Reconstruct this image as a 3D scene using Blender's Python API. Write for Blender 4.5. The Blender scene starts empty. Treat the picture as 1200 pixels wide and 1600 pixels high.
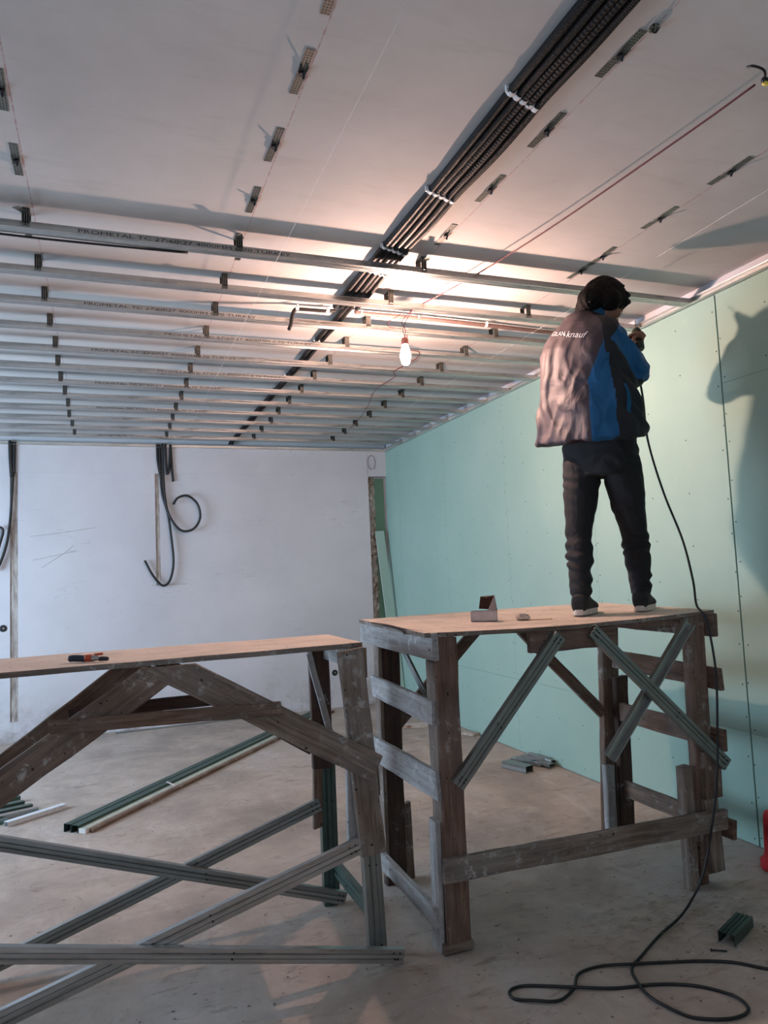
import bpy, bmesh, math, random
from mathutils import Vector, Matrix, noise
from mathutils.bvhtree import BVHTree

SC = bpy.context.scene
COL = SC.collection
R = random.Random(7)

# ------------------------------------------------------------------ camera
f_px, yaw, pitch, roll, cam_h = 1145.3, .3631, .08299, -.04313, 1.5
fw = Vector((math.sin(yaw)*math.cos(pitch), math.cos(yaw)*math.cos(pitch), math.sin(pitch)))
r0 = Vector((math.cos(yaw), -math.sin(yaw), 0)); u0 = r0.cross(fw)
rt = r0*math.cos(roll) + u0*math.sin(roll); up = -r0*math.sin(roll) + u0*math.cos(roll)
cd = bpy.data.cameras.new('camera'); cam = bpy.data.objects.new('camera', cd); COL.objects.link(cam)
cd.sensor_fit = 'VERTICAL'; cd.sensor_height = 36; cd.lens = 36*f_px/1600
cd.clip_start = .05
cam.matrix_world = Matrix(((rt.x, up.x, -fw.x, 0), (rt.y, up.y, -fw.y, 0), (rt.z, up.z, -fw.z, cam_h), (0, 0, 0, 1)))
SC.camera = cam

# ------------------------------------------------------------------ light and exposure
SC.view_settings.view_transform = 'Standard'; SC.view_settings.look = 'None'
SC.view_settings.gamma = 1; SC.view_settings.exposure = 0.55; SC.view_settings.use_curve_mapping = False
W = bpy.data.worlds.new('sky'); SC.world = W; W.use_nodes = True
W.node_tree.nodes['Background'].inputs[0].default_value = (.55, .72, 1, 1)
W.node_tree.nodes['Background'].inputs[1].default_value = 1.0
BULB = Vector((1.575, 3.70, 2.715)); BULB_POWER = 6000.0; BULB_COL = (1.0, .62, .49)
def area(name, loc, rot, sx, sy, power, col):
    l = bpy.data.lights.new(name, 'AREA'); l.shape = 'RECTANGLE'; l.size = sx; l.size_y = sy; l.energy = power; l.color = col
    o = bpy.data.objects.new(name, l); COL.objects.link(o); o.location = loc; o.rotation_euler = rot
area('daylight_side_window', (-3.25, 5.6, 1.55), (0, math.radians(-90), 0), 1.5, 2.6, 125, (.55, .76, 1))
area('rear_fill_light', (-.6, -1.75, 1.55), (math.radians(90), 0, 0), 2.4, 1.5, 12, (.66, .82, 1))  # added fill lamp behind the camera, brightens the foreground

# ------------------------------------------------------------------ materials
def srgb(r, g, b):
    f = lambda c: (c/255/12.92) if c/255 <= .04045 else ((c/255+.055)/1.055)**2.4
    return (f(r), f(g), f(b), 1)
class NT:
    def __init__(s, name):
        s.m = bpy.data.materials.new(name); s.m.use_nodes = True; s.t = s.m.node_tree
        s.b = s.t.nodes['Principled BSDF']
    def n(s, typ, **kw):
        x = s.t.nodes.new(typ)
        for k, v in kw.items():
            if k.startswith('i_'):
                k = k[2:]; key = int(k) if k.isdigit() else k.replace('_', ' ')
                if hasattr(v, 'links') : s.t.links.new(v, x.inputs[key])
                else: x.inputs[key].default_value = v
            else: setattr(x, k, v)
        return x
    def l(s, a, b): s.t.links.new(a, b)
    def coord(s, scale=(1, 1, 1), kind='Object'):
        c = s.n('ShaderNodeTexCoord'); m = s.n('ShaderNodeMapping'); s.l(c.outputs[kind], m.inputs[0]); m.inputs['Scale'].default_value = scale
        return m.outputs[0]
    def noise(s, vec, scale, detail=4, rough=.55, dist=0):
        x = s.n('ShaderNodeTexNoise'); s.l(vec, x.inputs['Vector']); x.inputs['Scale'].default_value = scale
        x.inputs['Detail'].default_value = detail; x.inputs['Roughness'].default_value = rough; x.inputs['Distortion'].default_value = dist
        return x.outputs['Fac']
    def ramp(s, fac, stops):
        x = s.n('ShaderNodeValToRGB'); s.l(fac, x.inputs[0]); e = x.color_ramp.elements
        while len(e) < len(stops): e.new(.5)
        for k, (p, c) in enumerate(stops):
            e[k].position = p; e[k].color = c if len(c) == 4 else (*c, 1)
        return x.outputs[0]
    def mix(s, fac, a, b, mode='MIX'):
        x = s.n('ShaderNodeMix', data_type='RGBA', blend_type=mode)
        for sock, v in ((x.inputs[0], fac), (x.inputs[6], a), (x.inputs[7], b)):
            if hasattr(v, 'links'): s.l(v, sock)
            else: sock.default_value = v
        return x.outputs[2]
    def math(s, op, a, b=None, clamp=False):
        x = s.n('ShaderNodeMath', operation=op, use_clamp=clamp)
        for k, v in enumerate((a, b)):
            if v is None: continue
            if hasattr(v, 'links'): s.l(v, x.inputs[k])
            else: x.inputs[k].default_value = v
        return x.outputs[0]
    def bump(s, h, strength=.3, dist=.01):
        x = s.n('ShaderNodeBump'); s.l(h, x.inputs['Height']); x.inputs['Strength'].default_value = strength; x.inputs['Distance'].default_value = dist
        s.l(x.outputs[0], s.b.inputs['Normal'])
    def base(s, c):
        if hasattr(c, 'links'): s.l(c, s.b.inputs['Base Color'])
        else: s.b.inputs['Base Color'].default_value = c
    def rough(s, v):
        if hasattr(v, 'links'): s.l(v, s.b.inputs['Roughness'])
        else: s.b.inputs['Roughness'].default_value = v
BW0, BW1 = (0, 0, 0, 1), (1, 1, 1, 1)
def plain(name, c, rough=.6, metal=0, bump=None, vary=.12, vs=30):
    t = NT(name); v = t.coord(); n = t.noise(v, vs)
    d = tuple(x*(1-vary) for x in c[:3])+(1,); u = tuple(min(1, x*(1+vary)) for x in c[:3])+(1,)
    t.base(t.ramp(n, [(.3, d), (.7, u)])); t.rough(rough); t.b.inputs['Metallic'].default_value = metal
    if bump: t.bump(t.noise(v, bump[0]), bump[1], .004)
    return t.m
def wood(name, dark, mid, light, splat=.5, splat_col=(.55, .52, .48, 1), grain=1.0, rough=.85):
    t = NT(name); oi = t.n('ShaderNodeObjectInfo')
    c = t.n('ShaderNodeTexCoord'); add = t.n('ShaderNodeVectorMath', operation='ADD'); t.l(c.outputs['Object'], add.inputs[0])
    off = t.n('ShaderNodeCombineXYZ'); t.l(t.math('MULTIPLY', oi.outputs['Random'], 37.), off.inputs[0]); t.l(t.math('MULTIPLY', oi.outputs['Random'], 11.), off.inputs[1]); t.l(off.outputs[0], add.inputs[1])
    mp = t.n('ShaderNodeMapping'); t.l(add.outputs[0], mp.inputs[0]); mp.inputs['Scale'].default_value = (1.6, 22, 22)
    g = t.noise(mp.outputs[0], 2.2*grain, 6, .65, .6)
    mp2 = t.n('ShaderNodeMapping'); t.l(add.outputs[0], mp2.inputs[0]); mp2.inputs['Scale'].default_value = (3, 110, 110)
    g2 = t.noise(mp2.outputs[0], 1.6, 3, .6)
    big = t.noise(add.outputs[0], 5, 4, .6)
    col = t.ramp(t.math('ADD', t.math('MULTIPLY', g, .75), t.math('MULTIPLY', g2, .25)), [(.32, dark), (.5, mid), (.68, light)])
    col = t.mix(t.ramp(big, [(.4, BW0), (.75, (.5, .5, .5, 1))]), col, tuple(.55*x for x in dark[:3])+(1,))
    if splat > 0:
        s1 = t.noise(add.outputs[0], 17, 6, .75, .25); s2 = t.noise(add.outputs[0], 3.2, 2, .5)
        m = t.math('MULTIPLY', t.ramp(s1, [(.54, BW0), (.64, BW1)]), t.ramp(s2, [(.60-.25*splat, BW0), (.80-.2*splat, BW1)]))
        film = t.ramp(s2, [(.35, BW0), (.7, (.45*splat,)*3+(1,))])
        col = t.mix(film, col, tuple(.7*x for x in splat_col[:3])+(1,)); col = t.mix(m, col, splat_col)
        d = t.noise(add.outputs[0], 46, 1, .4); col = t.mix(t.ramp(d, [(.735, BW0), (.76, BW1)]), col, (.02, .015, .012, 1))
    t.base(col); t.rough(rough); t.bump(t.math('ADD', g2, t.math('MULTIPLY', g, .8)), .8, .006)
    return t.m
M = {}
M['wood'] = wood('weathered_brown_timber', srgb(62, 42, 30), srgb(112, 84, 66), srgb(150, 120, 98), .5)
M['wood_pale'] = wood('plaster_smeared_timber', srgb(74, 60, 50), srgb(128, 108, 93), srgb(166, 149, 134), .9, (.50, .47, .44, 1))
M['wood_grey'] = wood('pale_grey_timber', srgb(120, 116, 112), srgb(158, 154, 150), srgb(190, 186, 184), .8, (.62, .6, .6, 1))  # pale grey timber with many white splashes
M['wood_red'] = wood('raw_reddish_timber', srgb(74, 52, 42), srgb(118, 88, 72), srgb(146, 116, 98), .45)
M['wood_dark'] = wood('dark_aged_timber', srgb(40, 26, 20), srgb(70, 46, 35), srgb(96, 68, 52), .15)
M['ply'] = wood('plywood_face', srgb(196, 178, 162), srgb(212, 198, 184), srgb(224, 212, 200), .25, (.66, .55, .46, 1), .6, .75)
def galv(name, c, rough=.38, metal=.85):
    t = NT(name); oi = t.n('ShaderNodeObjectInfo'); v = t.coord((1, 1, 1))
    sp = t.n('ShaderNodeTexVoronoi'); t.l(v, sp.inputs['Vector']); sp.inputs['Scale'].default_value = 25
    n = t.noise(t.coord((.8, 14, 14)), 3, 3, .5)
    d = tuple(x*.78 for x in c[:3])+(1,); u = tuple(min(1, x*1.12) for x in c[:3])+(1,)
    col = t.ramp(t.math('ADD', t.math('MULTIPLY', n, .8), t.math('MULTIPLY', sp.outputs['Distance'], .12)), [(.3, d), (.62, u)])
    t.base(col); t.rough(t.ramp(n, [(.3, (rough-.08,)*3), (.7, (rough+.15,)*3)])); t.b.inputs['Metallic'].default_value = metal
    return t.m
M['galv'] = galv('galvanized_steel', srgb(186, 186, 183), .3, .9)
M['galv_worn'] = galv('worn_galvanized_steel', srgb(150, 152, 148), .36, .8)
M['galv_green'] = galv('green_reflection_steel', srgb(88, 108, 100), .36, .7)  # steel with a green reflection put into its base colour
M['track'] = galv('white_zinc_track', srgb(215, 215, 210), .35, .6)
M['black'] = plain('black_rubber', (.008, .008, .009, 1), .45)
M['conduit'] = plain('black_corrugated_plastic', (.006, .0055, .0055, 1), .6)
M['conduit'].node_tree.nodes['Principled BSDF'].inputs['Specular IOR Level'].default_value = .3
M['clip'] = plain('white_plastic', (.75, .74, .74, 1), .4)
M['red_wire'] = plain('red_insulation', (.13, .010, .014, 1), .5)
M['string'] = plain('white_twine', (.8, .78, .76, 1), .7)
M['ink'] = plain('black_ink', (.02, .02, .025, 1), .6)
M['yellow'] = plain('yellow_tape', (.65, .5, .06, 1), .5)
M['board_edge'] = plain('gypsum_core', (.72, .70, .66, 1), .9)
M['screw'] = plain('dark_screw', (.03, .03, .035, 1), .5, .5)
M['red'] = plain('red_cloth', (.42, .008, .012, 1), .8, 0, (40, .4))
# concrete floor
t = NT('dusty_concrete'); v = t.coord()
n1 = t.noise(v, 1.1, 6, .6, .4); n2 = t.noise(v, 9, 6, .65); n3 = t.noise(t.coord((1, 3.5, 1)), 3.2, 5, .7, 1.5)
c = t.ramp(n1, [(.3, srgb(136, 126, 118)), (.52, srgb(180, 165, 152)), (.75, srgb(196, 188, 182))])
c = t.mix(t.ramp(n2, [(.35, (.35, .35, .35, 1)), (.7, BW0)]), c, srgb(140, 130, 122))
c = t.mix(t.ramp(n3, [(.56, BW0), (.70, (.6, .6, .6, 1))]), c, srgb(122, 104, 88))
wn = t.noise(t.coord((2.2, 1, 1)), 2.1, 6, .72, .8); c = t.mix(t.ramp(wn, [(.54, BW0), (.76, (.3, .3, .3, 1))]), c, srgb(214, 212, 210))
dn_ = t.noise(v, 4.3, 6, .75, .5); c = t.mix(t.ramp(dn_, [(.62, BW0), (.75, (.55, .55, .55, 1))]), c, srgb(96, 84, 74))
sx = t.noise(v, 38, 2, .5); c = t.mix(t.ramp(sx, [(.70, BW0), (.74, (.8, .8, .8, 1))]), c, srgb(88, 76, 66))
t.base(c); t.rough(.9); t.bump(t.math('ADD', n2, t.math('MULTIPLY', sx, .4)), .35, .006); M['floor'] = t.m
# slab with board-mark seams and chalk lines (flat marks of the slab itself)
t = NT('painted_concrete_slab'); v = t.coord(); sp = t.n('ShaderNodeSeparateXYZ'); t.l(v, sp.inputs[0])
n1 = t.noise(v, 1.3, 5, .6); n2 = t.noise(t.coord((1, 6, 1)), 2.5, 5, .7)
c = t.ramp(n1, [(.3, srgb(182, 180, 178)), (.7, srgb(204, 202, 200))])
c = t.mix(t.ramp(n2, [(.55, BW0), (.8, (.35, .35, .35, 1))]), c, srgb(160, 156, 152))
def line(coord, pos, w, wob=0.0):
    cc = coord
    if wob: cc = t.math('ADD', coord, t.math('MULTIPLY', t.math('SUBTRACT', t.noise(v, 2, 1), .5), wob))
    return t.math('LESS_THAN', t.math('ABSOLUTE', t.math('SUBTRACT', cc, pos)), w)
seam = None
for y in (1.30, 1.72, 2.28, 2.90, 3.5, 4.2, 5.0, 6.0, 7.0):
    k = line(sp.outputs[1], y, .0024, .02); seam = k if seam is None else t.math('MAXIMUM', seam, k)
brk = t.ramp(t.noise(v, 6, 3), [(.42, BW0), (.52, BW1)])
c = t.mix(t.math('MULTIPLY', t.math('MULTIPLY', seam, brk), .85), c, srgb(96, 84, 84))
ch = None
for x, w in ((-.29, .0022), (.57, .0022), (1.47, .0022), (2.335, .003)):
    k = line(sp.outputs[0], x, w, .006); ch = k if ch is None else t.math('MAXIMUM', ch, k)
c = t.mix(t.math('MULTIPLY', ch, t.ramp(t.noise(v, 40, 2), [(.4, (.15, .15, .15, 1)), (.6, (.6, .6, .6, 1))])), c, srgb(150, 60, 74))
t.base(c); t.rough(.85); t.bump(t.math('ADD', n2, t.noise(v, 40)), .12, .004); M['slab'] = t.m
# white plaster
t = NT('white_wall_plaster'); v = t.coord()
n1 = t.noise(v, 1.0, 5, .6); n2 = t.noise(v, 60, 4)
c = t.ramp(n1, [(.3, srgb(196, 196, 200)), (.7, srgb(212, 212, 216))])
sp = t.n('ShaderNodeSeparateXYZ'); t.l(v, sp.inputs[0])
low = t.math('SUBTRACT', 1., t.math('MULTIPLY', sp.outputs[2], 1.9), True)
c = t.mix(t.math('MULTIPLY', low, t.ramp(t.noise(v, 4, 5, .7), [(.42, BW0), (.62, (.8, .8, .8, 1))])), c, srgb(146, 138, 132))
sc = t.noise(t.coord((1, 1, 5)), 2.3, 2, .4, .8); c = t.mix(t.math('MULTIPLY', t.ramp(sc, [(.494, BW0), (.5, BW1), (.506, BW0)]), t.ramp(t.noise(v, 1.7), [(.5, BW0), (.62, (.35, .35, .35, 1))])), c, srgb(110, 108, 110))
t.base(c); t.rough(.85); t.bump(n2, .1, .002); M['plaster'] = t.m
t = NT('broken_plaster_and_brick'); v = t.coord(); n1 = t.noise(v, 9, 6, .75, .6)
t.base(t.ramp(n1, [(.30, srgb(60, 44, 36)), (.37, srgb(120, 82, 62)), (.45, srgb(178, 162, 146)), (.66, srgb(206, 200, 190))])); t.rough(.95); t.bump(n1, .9, .03); M['rubble'] = t.m
t = NT('grey_mortar'); v = t.coord((6, 6, 1)); n1 = t.noise(v, 5, 5, .7)
t.base(t.ramp(n1, [(.35, srgb(130, 118, 110)), (.55, srgb(178, 170, 162)), (.7, srgb(204, 200, 196))])); t.rough(.95); t.bump(n1, .6, .01); M['mortar'] = t.m
# green plasterboard
def green(name, a, b):
    t = NT(name); v = t.coord(); n1 = t.noise(v, 1.5, 4, .55); n2 = t.noise(v, 14, 4, .7)
    c = t.ramp(n1, [(.3, a), (.7, b)])
    c = t.mix(t.ramp(n2, [(.62, BW0), (.8, (.3, .3, .3, 1))]), c, srgb(190, 206, 196)); t.base(c); t.rough(.8); t.bump(t.noise(v, 160, 2), .05, .001)
    return t.m
M['green'] = green('green_plasterboard', srgb(148, 180, 168), srgb(158, 188, 176))
M['green2'] = green('deep_green_plasterboard', srgb(100, 142, 122), srgb(110, 152, 132))
# perforated strap
t = NT('perforated_zinc_strap'); v = t.coord((1, 1, 1)); sp = t.n('ShaderNodeSeparateXYZ'); t.l(v, sp.inputs[0])
fx = t.math('SUBTRACT', t.math('FRACT', t.math('ADD', t.math('MULTIPLY', sp.outputs[0], 110.), .5)), .5)
fy = t.math('SUBTRACT', t.math('FRACT', t.math('ADD', t.math('MULTIPLY', sp.outputs[1], 90.), .5)), .5)
rr = t.math('ADD', t.math('MULTIPLY', fx, fx), t.math('MULTIPLY', fy, fy)); hole = t.math('LESS_THAN', rr, .075)
c = t.mix(t.noise(v, 60), srgb(70, 70, 66), srgb(150, 150, 142)); c = t.mix(hole, c, srgb(22, 22, 22))
t.base(c); t.rough(.45); t.b.inputs['Metallic'].default_value = .55; M['strap'] = t.m
# lamp
t = NT('glowing_bulb_glass'); t.base((1, 1, 1, 1)); t.b.inputs['Emission Color'].default_value = (*BULB_COL, 1)
t.b.inputs['Emission Strength'].default_value = BULB_POWER; M['bulb_hot'] = t.m
t = NT('frosted_bulb_glass'); t.base((1, .95, .9, 1)); t.b.inputs['Emission Color'].default_value = (*BULB_COL, 1); t.b.inputs['Emission Strength'].default_value = 30; M['bulb'] = t.m
# skin, hair, clothes
M['skin'] = plain('skin', srgb(124, 84, 66), .55, 0, (120, .08), .06, 25)
t = NT('dark_hair'); n = t.noise(t.coord((1, 1, 1)), 60, 4); t.base(t.ramp(n, [(.3, (.003, .0025, .002, 1)), (.7, (.010, .007, .006, 1))])); t.rough(.8); t.b.inputs['Specular IOR Level'].default_value = .15; t.bump(n, .8, .006); M['hair'] = t.m
def cloth(name, c, rough, sheen=0):
    t = NT(name); v = t.coord(); n = t.noise(v, 6, 4, .6, .8); n2 = t.noise(v, 300, 2)
    t.base(t.ramp(n, [(.3, tuple(x*.85 for x in c[:3])+(1,)), (.7, tuple(min(1, x*1.15) for x in c[:3])+(1,))])); t.rough(rough); t.bump(t.math('ADD', n, t.math('MULTIPLY', n2, .05)), .5, .02)
    return t.m
M['vest'] = cloth('charcoal_softshell', srgb(64, 52, 57), .6)
M['vest_dark'] = cloth('black_softshell', srgb(24, 24, 30), .7)
M['blue'] = cloth('blue_softshell', srgb(12, 86, 134), .7)
M['blue_light'] = cloth('light_blue_collar', srgb(40, 118, 165), .7)
M['trousers'] = cloth('black_denim', srgb(26, 25, 27), .85)
M['shoe'] = plain('black_shoe_fabric', (.012, .012, .013, 1), .8)
M['sole'] = plain('off_white_rubber', srgb(205, 196, 186), .6)
M['card'] = plain('white_carton', srgb(190, 176, 172), .8)
M['card_in'] = plain('brown_carton_inside', srgb(96, 66, 48), .85)
M['tape_body'] = plain('scuffed_white_plastic', srgb(205, 192, 178), .5)
M['tape_blade'] = plain('ochre_steel_blade', srgb(206, 160, 90), .5)
M['navy'] = plain('navy_grip', srgb(34, 44, 62), .5)
M['orange'] = plain('orange_grip', srgb(178, 74, 40), .5)
M['steel'] = galv('bright_steel', srgb(170, 165, 165), .3, .9)
M['drill'] = plain('dark_green_plastic', srgb(38, 44, 36), .5)

# ------------------------------------------------------------------ helpers
def tag(o, label=None, cat=None, group=None, kind=None):
    if label: o['label'] = label
    if cat: o['category'] = cat
    if group: o['group'] = group
    if kind: o['kind'] = kind
    return o
def thing(name, loc, label, cat, group=None):
    o = bpy.data.objects.new(name, None); COL.objects.link(o); o.location = loc; o.empty_display_size = .1
    return tag(o, label, cat, group)
def put(o, parent=None, matrix=None):
    COL.objects.link(o)
    mw = matrix if matrix is not None else Matrix()
    if parent is not None:
        o.parent = parent; o.matrix_basis = Matrix.Translation(-world_loc(parent)) @ mw if parent.get('_w') is None else mw
    else: o.matrix_basis = mw
    return o
def world_loc(o):
    return o.location + (world_loc(o.parent) if o.parent else Vector())
def from_bm(name, bm, mats, parent=None, matrix=None, smooth=False):
    me = bpy.data.meshes.new(name); bm.normal_update(); bm.to_mesh(me); bm.free()
    for m in (mats if isinstance(mats, (list, tuple)) else [mats]): me.materials.append(m)
    if smooth:
        for p in me.polygons: p.use_smooth = True
    o = bpy.data.objects.new(name, me)
    return put_child(o, parent, matrix)
def wm(o):   # world matrix of an object built here, without a depsgraph update
    m = o.matrix_basis.copy()
    return wm(o.parent) @ m if o.parent else m
def put_child(o, parent, matrix=None):
    COL.objects.link(o); mw = matrix if matrix is not None else Matrix()
    if parent is not None:
        o.parent = parent; o.matrix_basis = wm(parent).inverted() @ mw
    else: o.matrix_basis = mw
    return o
def box(bm, lo, hi, mi=0):
    vs = [bm.verts.new((x, y, z)) for x in (lo[0], hi[0]) for y in (lo[1], hi[1]) for z in (lo[2], hi[2])]
    for q in ((0, 1, 3, 2), (4, 6, 7, 5), (0, 4, 5, 1), (2, 3, 7, 6), (0, 2, 6, 4), (1, 5, 7, 3)):
        f = bm.faces.new([vs[i] for i in q]); f.material_index = mi
def boxobj(name, lo, hi, mat, parent=None, bevel=0):
    c = (Vector(lo)+Vector(hi))/2; bm = bmesh.new(); box(bm, Vector(lo)-c, Vector(hi)-c)
    if bevel: bmesh.ops.bevel(bm, geom=bm.edges[:], offset=bevel, segments=2, affect='EDGES')
    return from_bm(name, bm, mat, parent, Matrix.Translation(c))
def frame(A, B, n):
    """axes: x from A to B, z as near n as it can be"""
    A = Vector(A); B = Vector(B); x = (B-A).normalized(); z = Vector(n); z = (z - x*z.dot(x)).normalized(); y = z.cross(x)
    c = (A+B)/2
    return Matrix(((x.x, y.x, z.x, c.x), (x.y, y.y, z.y, c.y), (x.z, y.z, z.z, c.z), (0, 0, 0, 1))), (B-A).length
def board(name, parent, A, B, w, t, n, mat, rough=.003, label=None, grp=None, cat=None, zc=None):
    """timber whose outer face's centre line is A-B and whose outer normal is n"""
    mtx, L = frame(A, B, n); bm = bmesh.new(); segs = max(2, int(L/.09)); rings = []
    s = R.random()*100; ra, rb = R.uniform(-.006, .006), R.uniform(-.006, .006)
    for i in range(segs+1):
        x = -L/2 + L*i/segs; j = lambda k: rough*noise.noise(Vector((x*7+s, k*3.1, s)))*1.6
        e = (ra if i == 0 else rb if i == segs else 0)
        c = .12*t
        ring = [(-w/2+j(1), -t+c), (-w/2+c+j(1), -t), (w/2-c+j(2), -t), (w/2+j(2), -t+c), (w/2+j(2), -c), (w/2-c+j(2), j(5)*.4), (-w/2+c+j(1), j(6)*.4), (-w/2+j(1), -c)]
        rings.append([bm.verts.new((x + e*(1 if k in (2, 3, 4, 5) else -1), y, z)) for k, (y, z) in enumerate(ring)])
    for a, b in zip(rings, rings[1:]):
        for k in range(8): bm.faces.new((a[k], b[k], b[(k+1) % 8], a[(k+1) % 8]))
    bm.faces.new(rings[0]); bm.faces.new(rings[-1][::-1])
    if zc:
        im = mtx.inverted(); co = im @ Vector((mtx.translation.x, mtx.translation.y, zc)); no = (im.to_3x3() @ Vector((0, 0, 1))).normalized()
        r_ = bmesh.ops.bisect_plane(bm, geom=bm.verts[:]+bm.edges[:]+bm.faces[:], plane_co=co, plane_no=no, clear_outer=True)
        bmesh.ops.holes_fill(bm, edges=[e for e in r_['geom_cut'] if isinstance(e, bmesh.types.BMEdge)], sides=0)
    bmesh.ops.recalc_face_normals(bm, faces=bm.faces[:])
    o = from_bm(name, bm, mat, parent, mtx)
    if label: o['label'] = label
    if cat: tag(o, label, cat, grp)
    return o
def sweep_profile(bm, pts, L, thick=.0012, closed=False):
    """thin folded sheet: open polyline pts (y, z) extruded along x"""
    out = []
    for i, p in enumerate(pts):
        a = Vector(pts[max(i-1, 0)]); b = Vector(pts[min(i+1, len(pts)-1)]); d = (b-a).normalized(); out.append(Vector(p)+Vector((-d.y, d.x))*thick)
    loop = [Vector(p) for p in pts] + out[::-1]
    rings = [[bm.verts.new((x, q.x, q.y)) for q in loop] for x in (-L/2, L/2)]
    n = len(loop)
    for k in range(n): bm.faces.new((rings[0][k], rings[1][k], rings[1][(k+1) % n], rings[0][(k+1) % n]))
    h = len(pts)
    for r_, flip in ((rings[0], 1), (rings[1], 0)):
        for k in range(h-1):
            q = [r_[k], r_[k+1], r_[n-2-k], r_[n-1-k]]; bm.faces.new(q if not flip else q[::-1])
def channel_pts(w, h, lip=.006, ribs=2):
    """web on z=0 (outer face) with shallow ribs, flanges going to -h"""
    p = [(-w/2+lip, -h+.001), (-w/2, -h), (-w/2, 0)]
    if ribs:
        for k in range(ribs):
            c = -w/2 + w*(k+1)/(ribs+1); q = w*.045
            p += [(c-q*1.5, 0), (c-q*.7, -.0045), (c+q*.7, -.0045), (c+q*1.5, 0)]
    p += [(w/2, 0), (w/2, -h), (w/2-lip, -h+.001)]
    return p
def channel(name, parent, A, B, w, h, n, mat, ribs=2, lip=.006, screws=True, label=None, cat=None, grp=None):
    mtx, L = frame(A, B, n); bm = bmesh.new(); sweep_profile(bm, channel_pts(w, h, lip, ribs), L)
    if screws:
        for x in (-L/2+.02, -L/2+.035, L/2-.02, L/2-.04, L*.12):
            for sy in (-1, 1):
                m2 = Matrix.Translation((x+R.uniform(-.006, .006), sy*w*.22, .001)); r_ = bmesh.ops.create_cone(bm, cap_ends=True, segments=8, radius1=.004, radius2=.003, depth=.004, matrix=m2)
                for v in r_['verts']:
                    for f in v.link_faces: f.material_index = 1
    bmesh.ops.recalc_face_normals(bm, faces=bm.faces[:])
    o = from_bm(name, bm, [mat, M['screw']], parent, mtx)
    if label: o['label'] = label
    if cat: tag(o, label, cat, grp)
    return o
def spline(pts, k=8):
    P = [Vector(p) for p in pts]; out = []
    for i in range(len(P)-1):
        a = P[i-1] if i else P[0]*2-P[1]; b, c = P[i], P[i+1]; d = P[i+2] if i+2 < len(P) else P[-1]*2-P[-2]
        for j in range(k):
            s = j/k; out.append(.5*((2*b)+(c-a)*s+(2*a-5*b+4*c-d)*s*s+(3*b-a-3*c+d)*s**3))
    out.append(P[-1]); return out
def tube_bm(bm, path, r, sides=8, ridge=0, mi=0, caps=True):
    rings = []; up_ = Vector((0, 0, 1)); prev = None
    for i, p in enumerate(path):
        d = (path[min(i+1, len(path)-1)]-path[max(i-1, 0)]).normalized()
        if prev is None:
            x = d.cross(up_ if abs(d.z) < .9 else Vector((0, 1, 0))).normalized()
        else: x = (prev-d*prev.dot(d)).normalized()
        prev = x; y = d.cross(x); rr = (r(i/(len(path)-1)) if callable(r) else r)
        if ridge: rr += ridge*(1 if i % 2 else -1)
        rings.append([bm.verts.new(p+(x*math.cos(a)+y*math.sin(a))*rr) for a in [2*math.pi*k/sides for k in range(sides)]])
    for a, b in zip(rings, rings[1:]):
        for k in range(sides):
            f = bm.faces.new((a[k], a[(k+1) % sides], b[(k+1) % sides], b[k])); f.material_index = mi
    if caps:
        for q in (rings[0][::-1], rings[-1]): bm.faces.new(q).material_index = mi
def tube(name, pts, r, mat, parent=None, sides=8, k=8, straight=False, label=None, cat=None, grp=None):
    path = [Vector(p) for p in pts] if straight else spline(pts, k)
    bm = bmesh.new(); c = path[0].copy(); tube_bm(bm, [p-c for p in path], r, sides)
    o = from_bm(name, bm, mat, parent, Matrix.Translation(c), True)
    if cat: tag(o, label, cat, grp)
    elif label: o['label'] = label
    return o
def copy_tree(o, parent=None):
    c = o.copy(); COL.objects.link(c); c.parent = parent
    for ch in [x for x in o.children]: copy_tree(ch, c)
    return c
ORD = ['first', 'second', 'third', 'fourth', 'fifth', 'sixth', 'seventh', 'eighth', 'ninth', 'tenth', 'eleventh', 'twelfth', 'thirteenth', 'fourteenth', 'fifteenth', 'sixteenth']

# ------------------------------------------------------------------ the room
XR, YB, ZS = 3.147, 8.16, 3.035; XL, YF = -3.2, -1.7; ZB = 2.95
def struct(o): o['kind'] = 'structure'; return o
struct(boxobj('floor', (XL-.2, YF-.2, -.12), (XR+.3, YB+.4, 0), M['floor']))
struct(boxobj('ceiling', (XL-.2, YF-.2, ZS), (XR+.3, YB+.4, ZS+.2), M['slab']))
def grid_wall(bm, axis, u0_, u1, z0, z1, a, b, holes):
    """slab between a and b on the given axis, u along the wall, rectangular holes (ua, ub, za, zb)"""
    us = sorted({u0_, u1, *[h[0] for h in holes], *[h[1] for h in holes]}); zs = sorted({z0, z1, *[h[2] for h in holes], *[h[3] for h in holes]})
    for i in range(len(us)-1):
        for j in range(len(zs)-1):
            cu, cz = (us[i]+us[i+1])/2, (zs[j]+zs[j+1])/2
            if any(h[0] < cu < h[1] and h[2] < cz < h[3] for h in holes): continue
            if axis == 'y': box(bm, (us[i], a, zs[j]), (us[i+1], b, zs[j+1]))
            else: box(bm, (a, us[i], zs[j]), (b, us[i+1], zs[j+1]))
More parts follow.
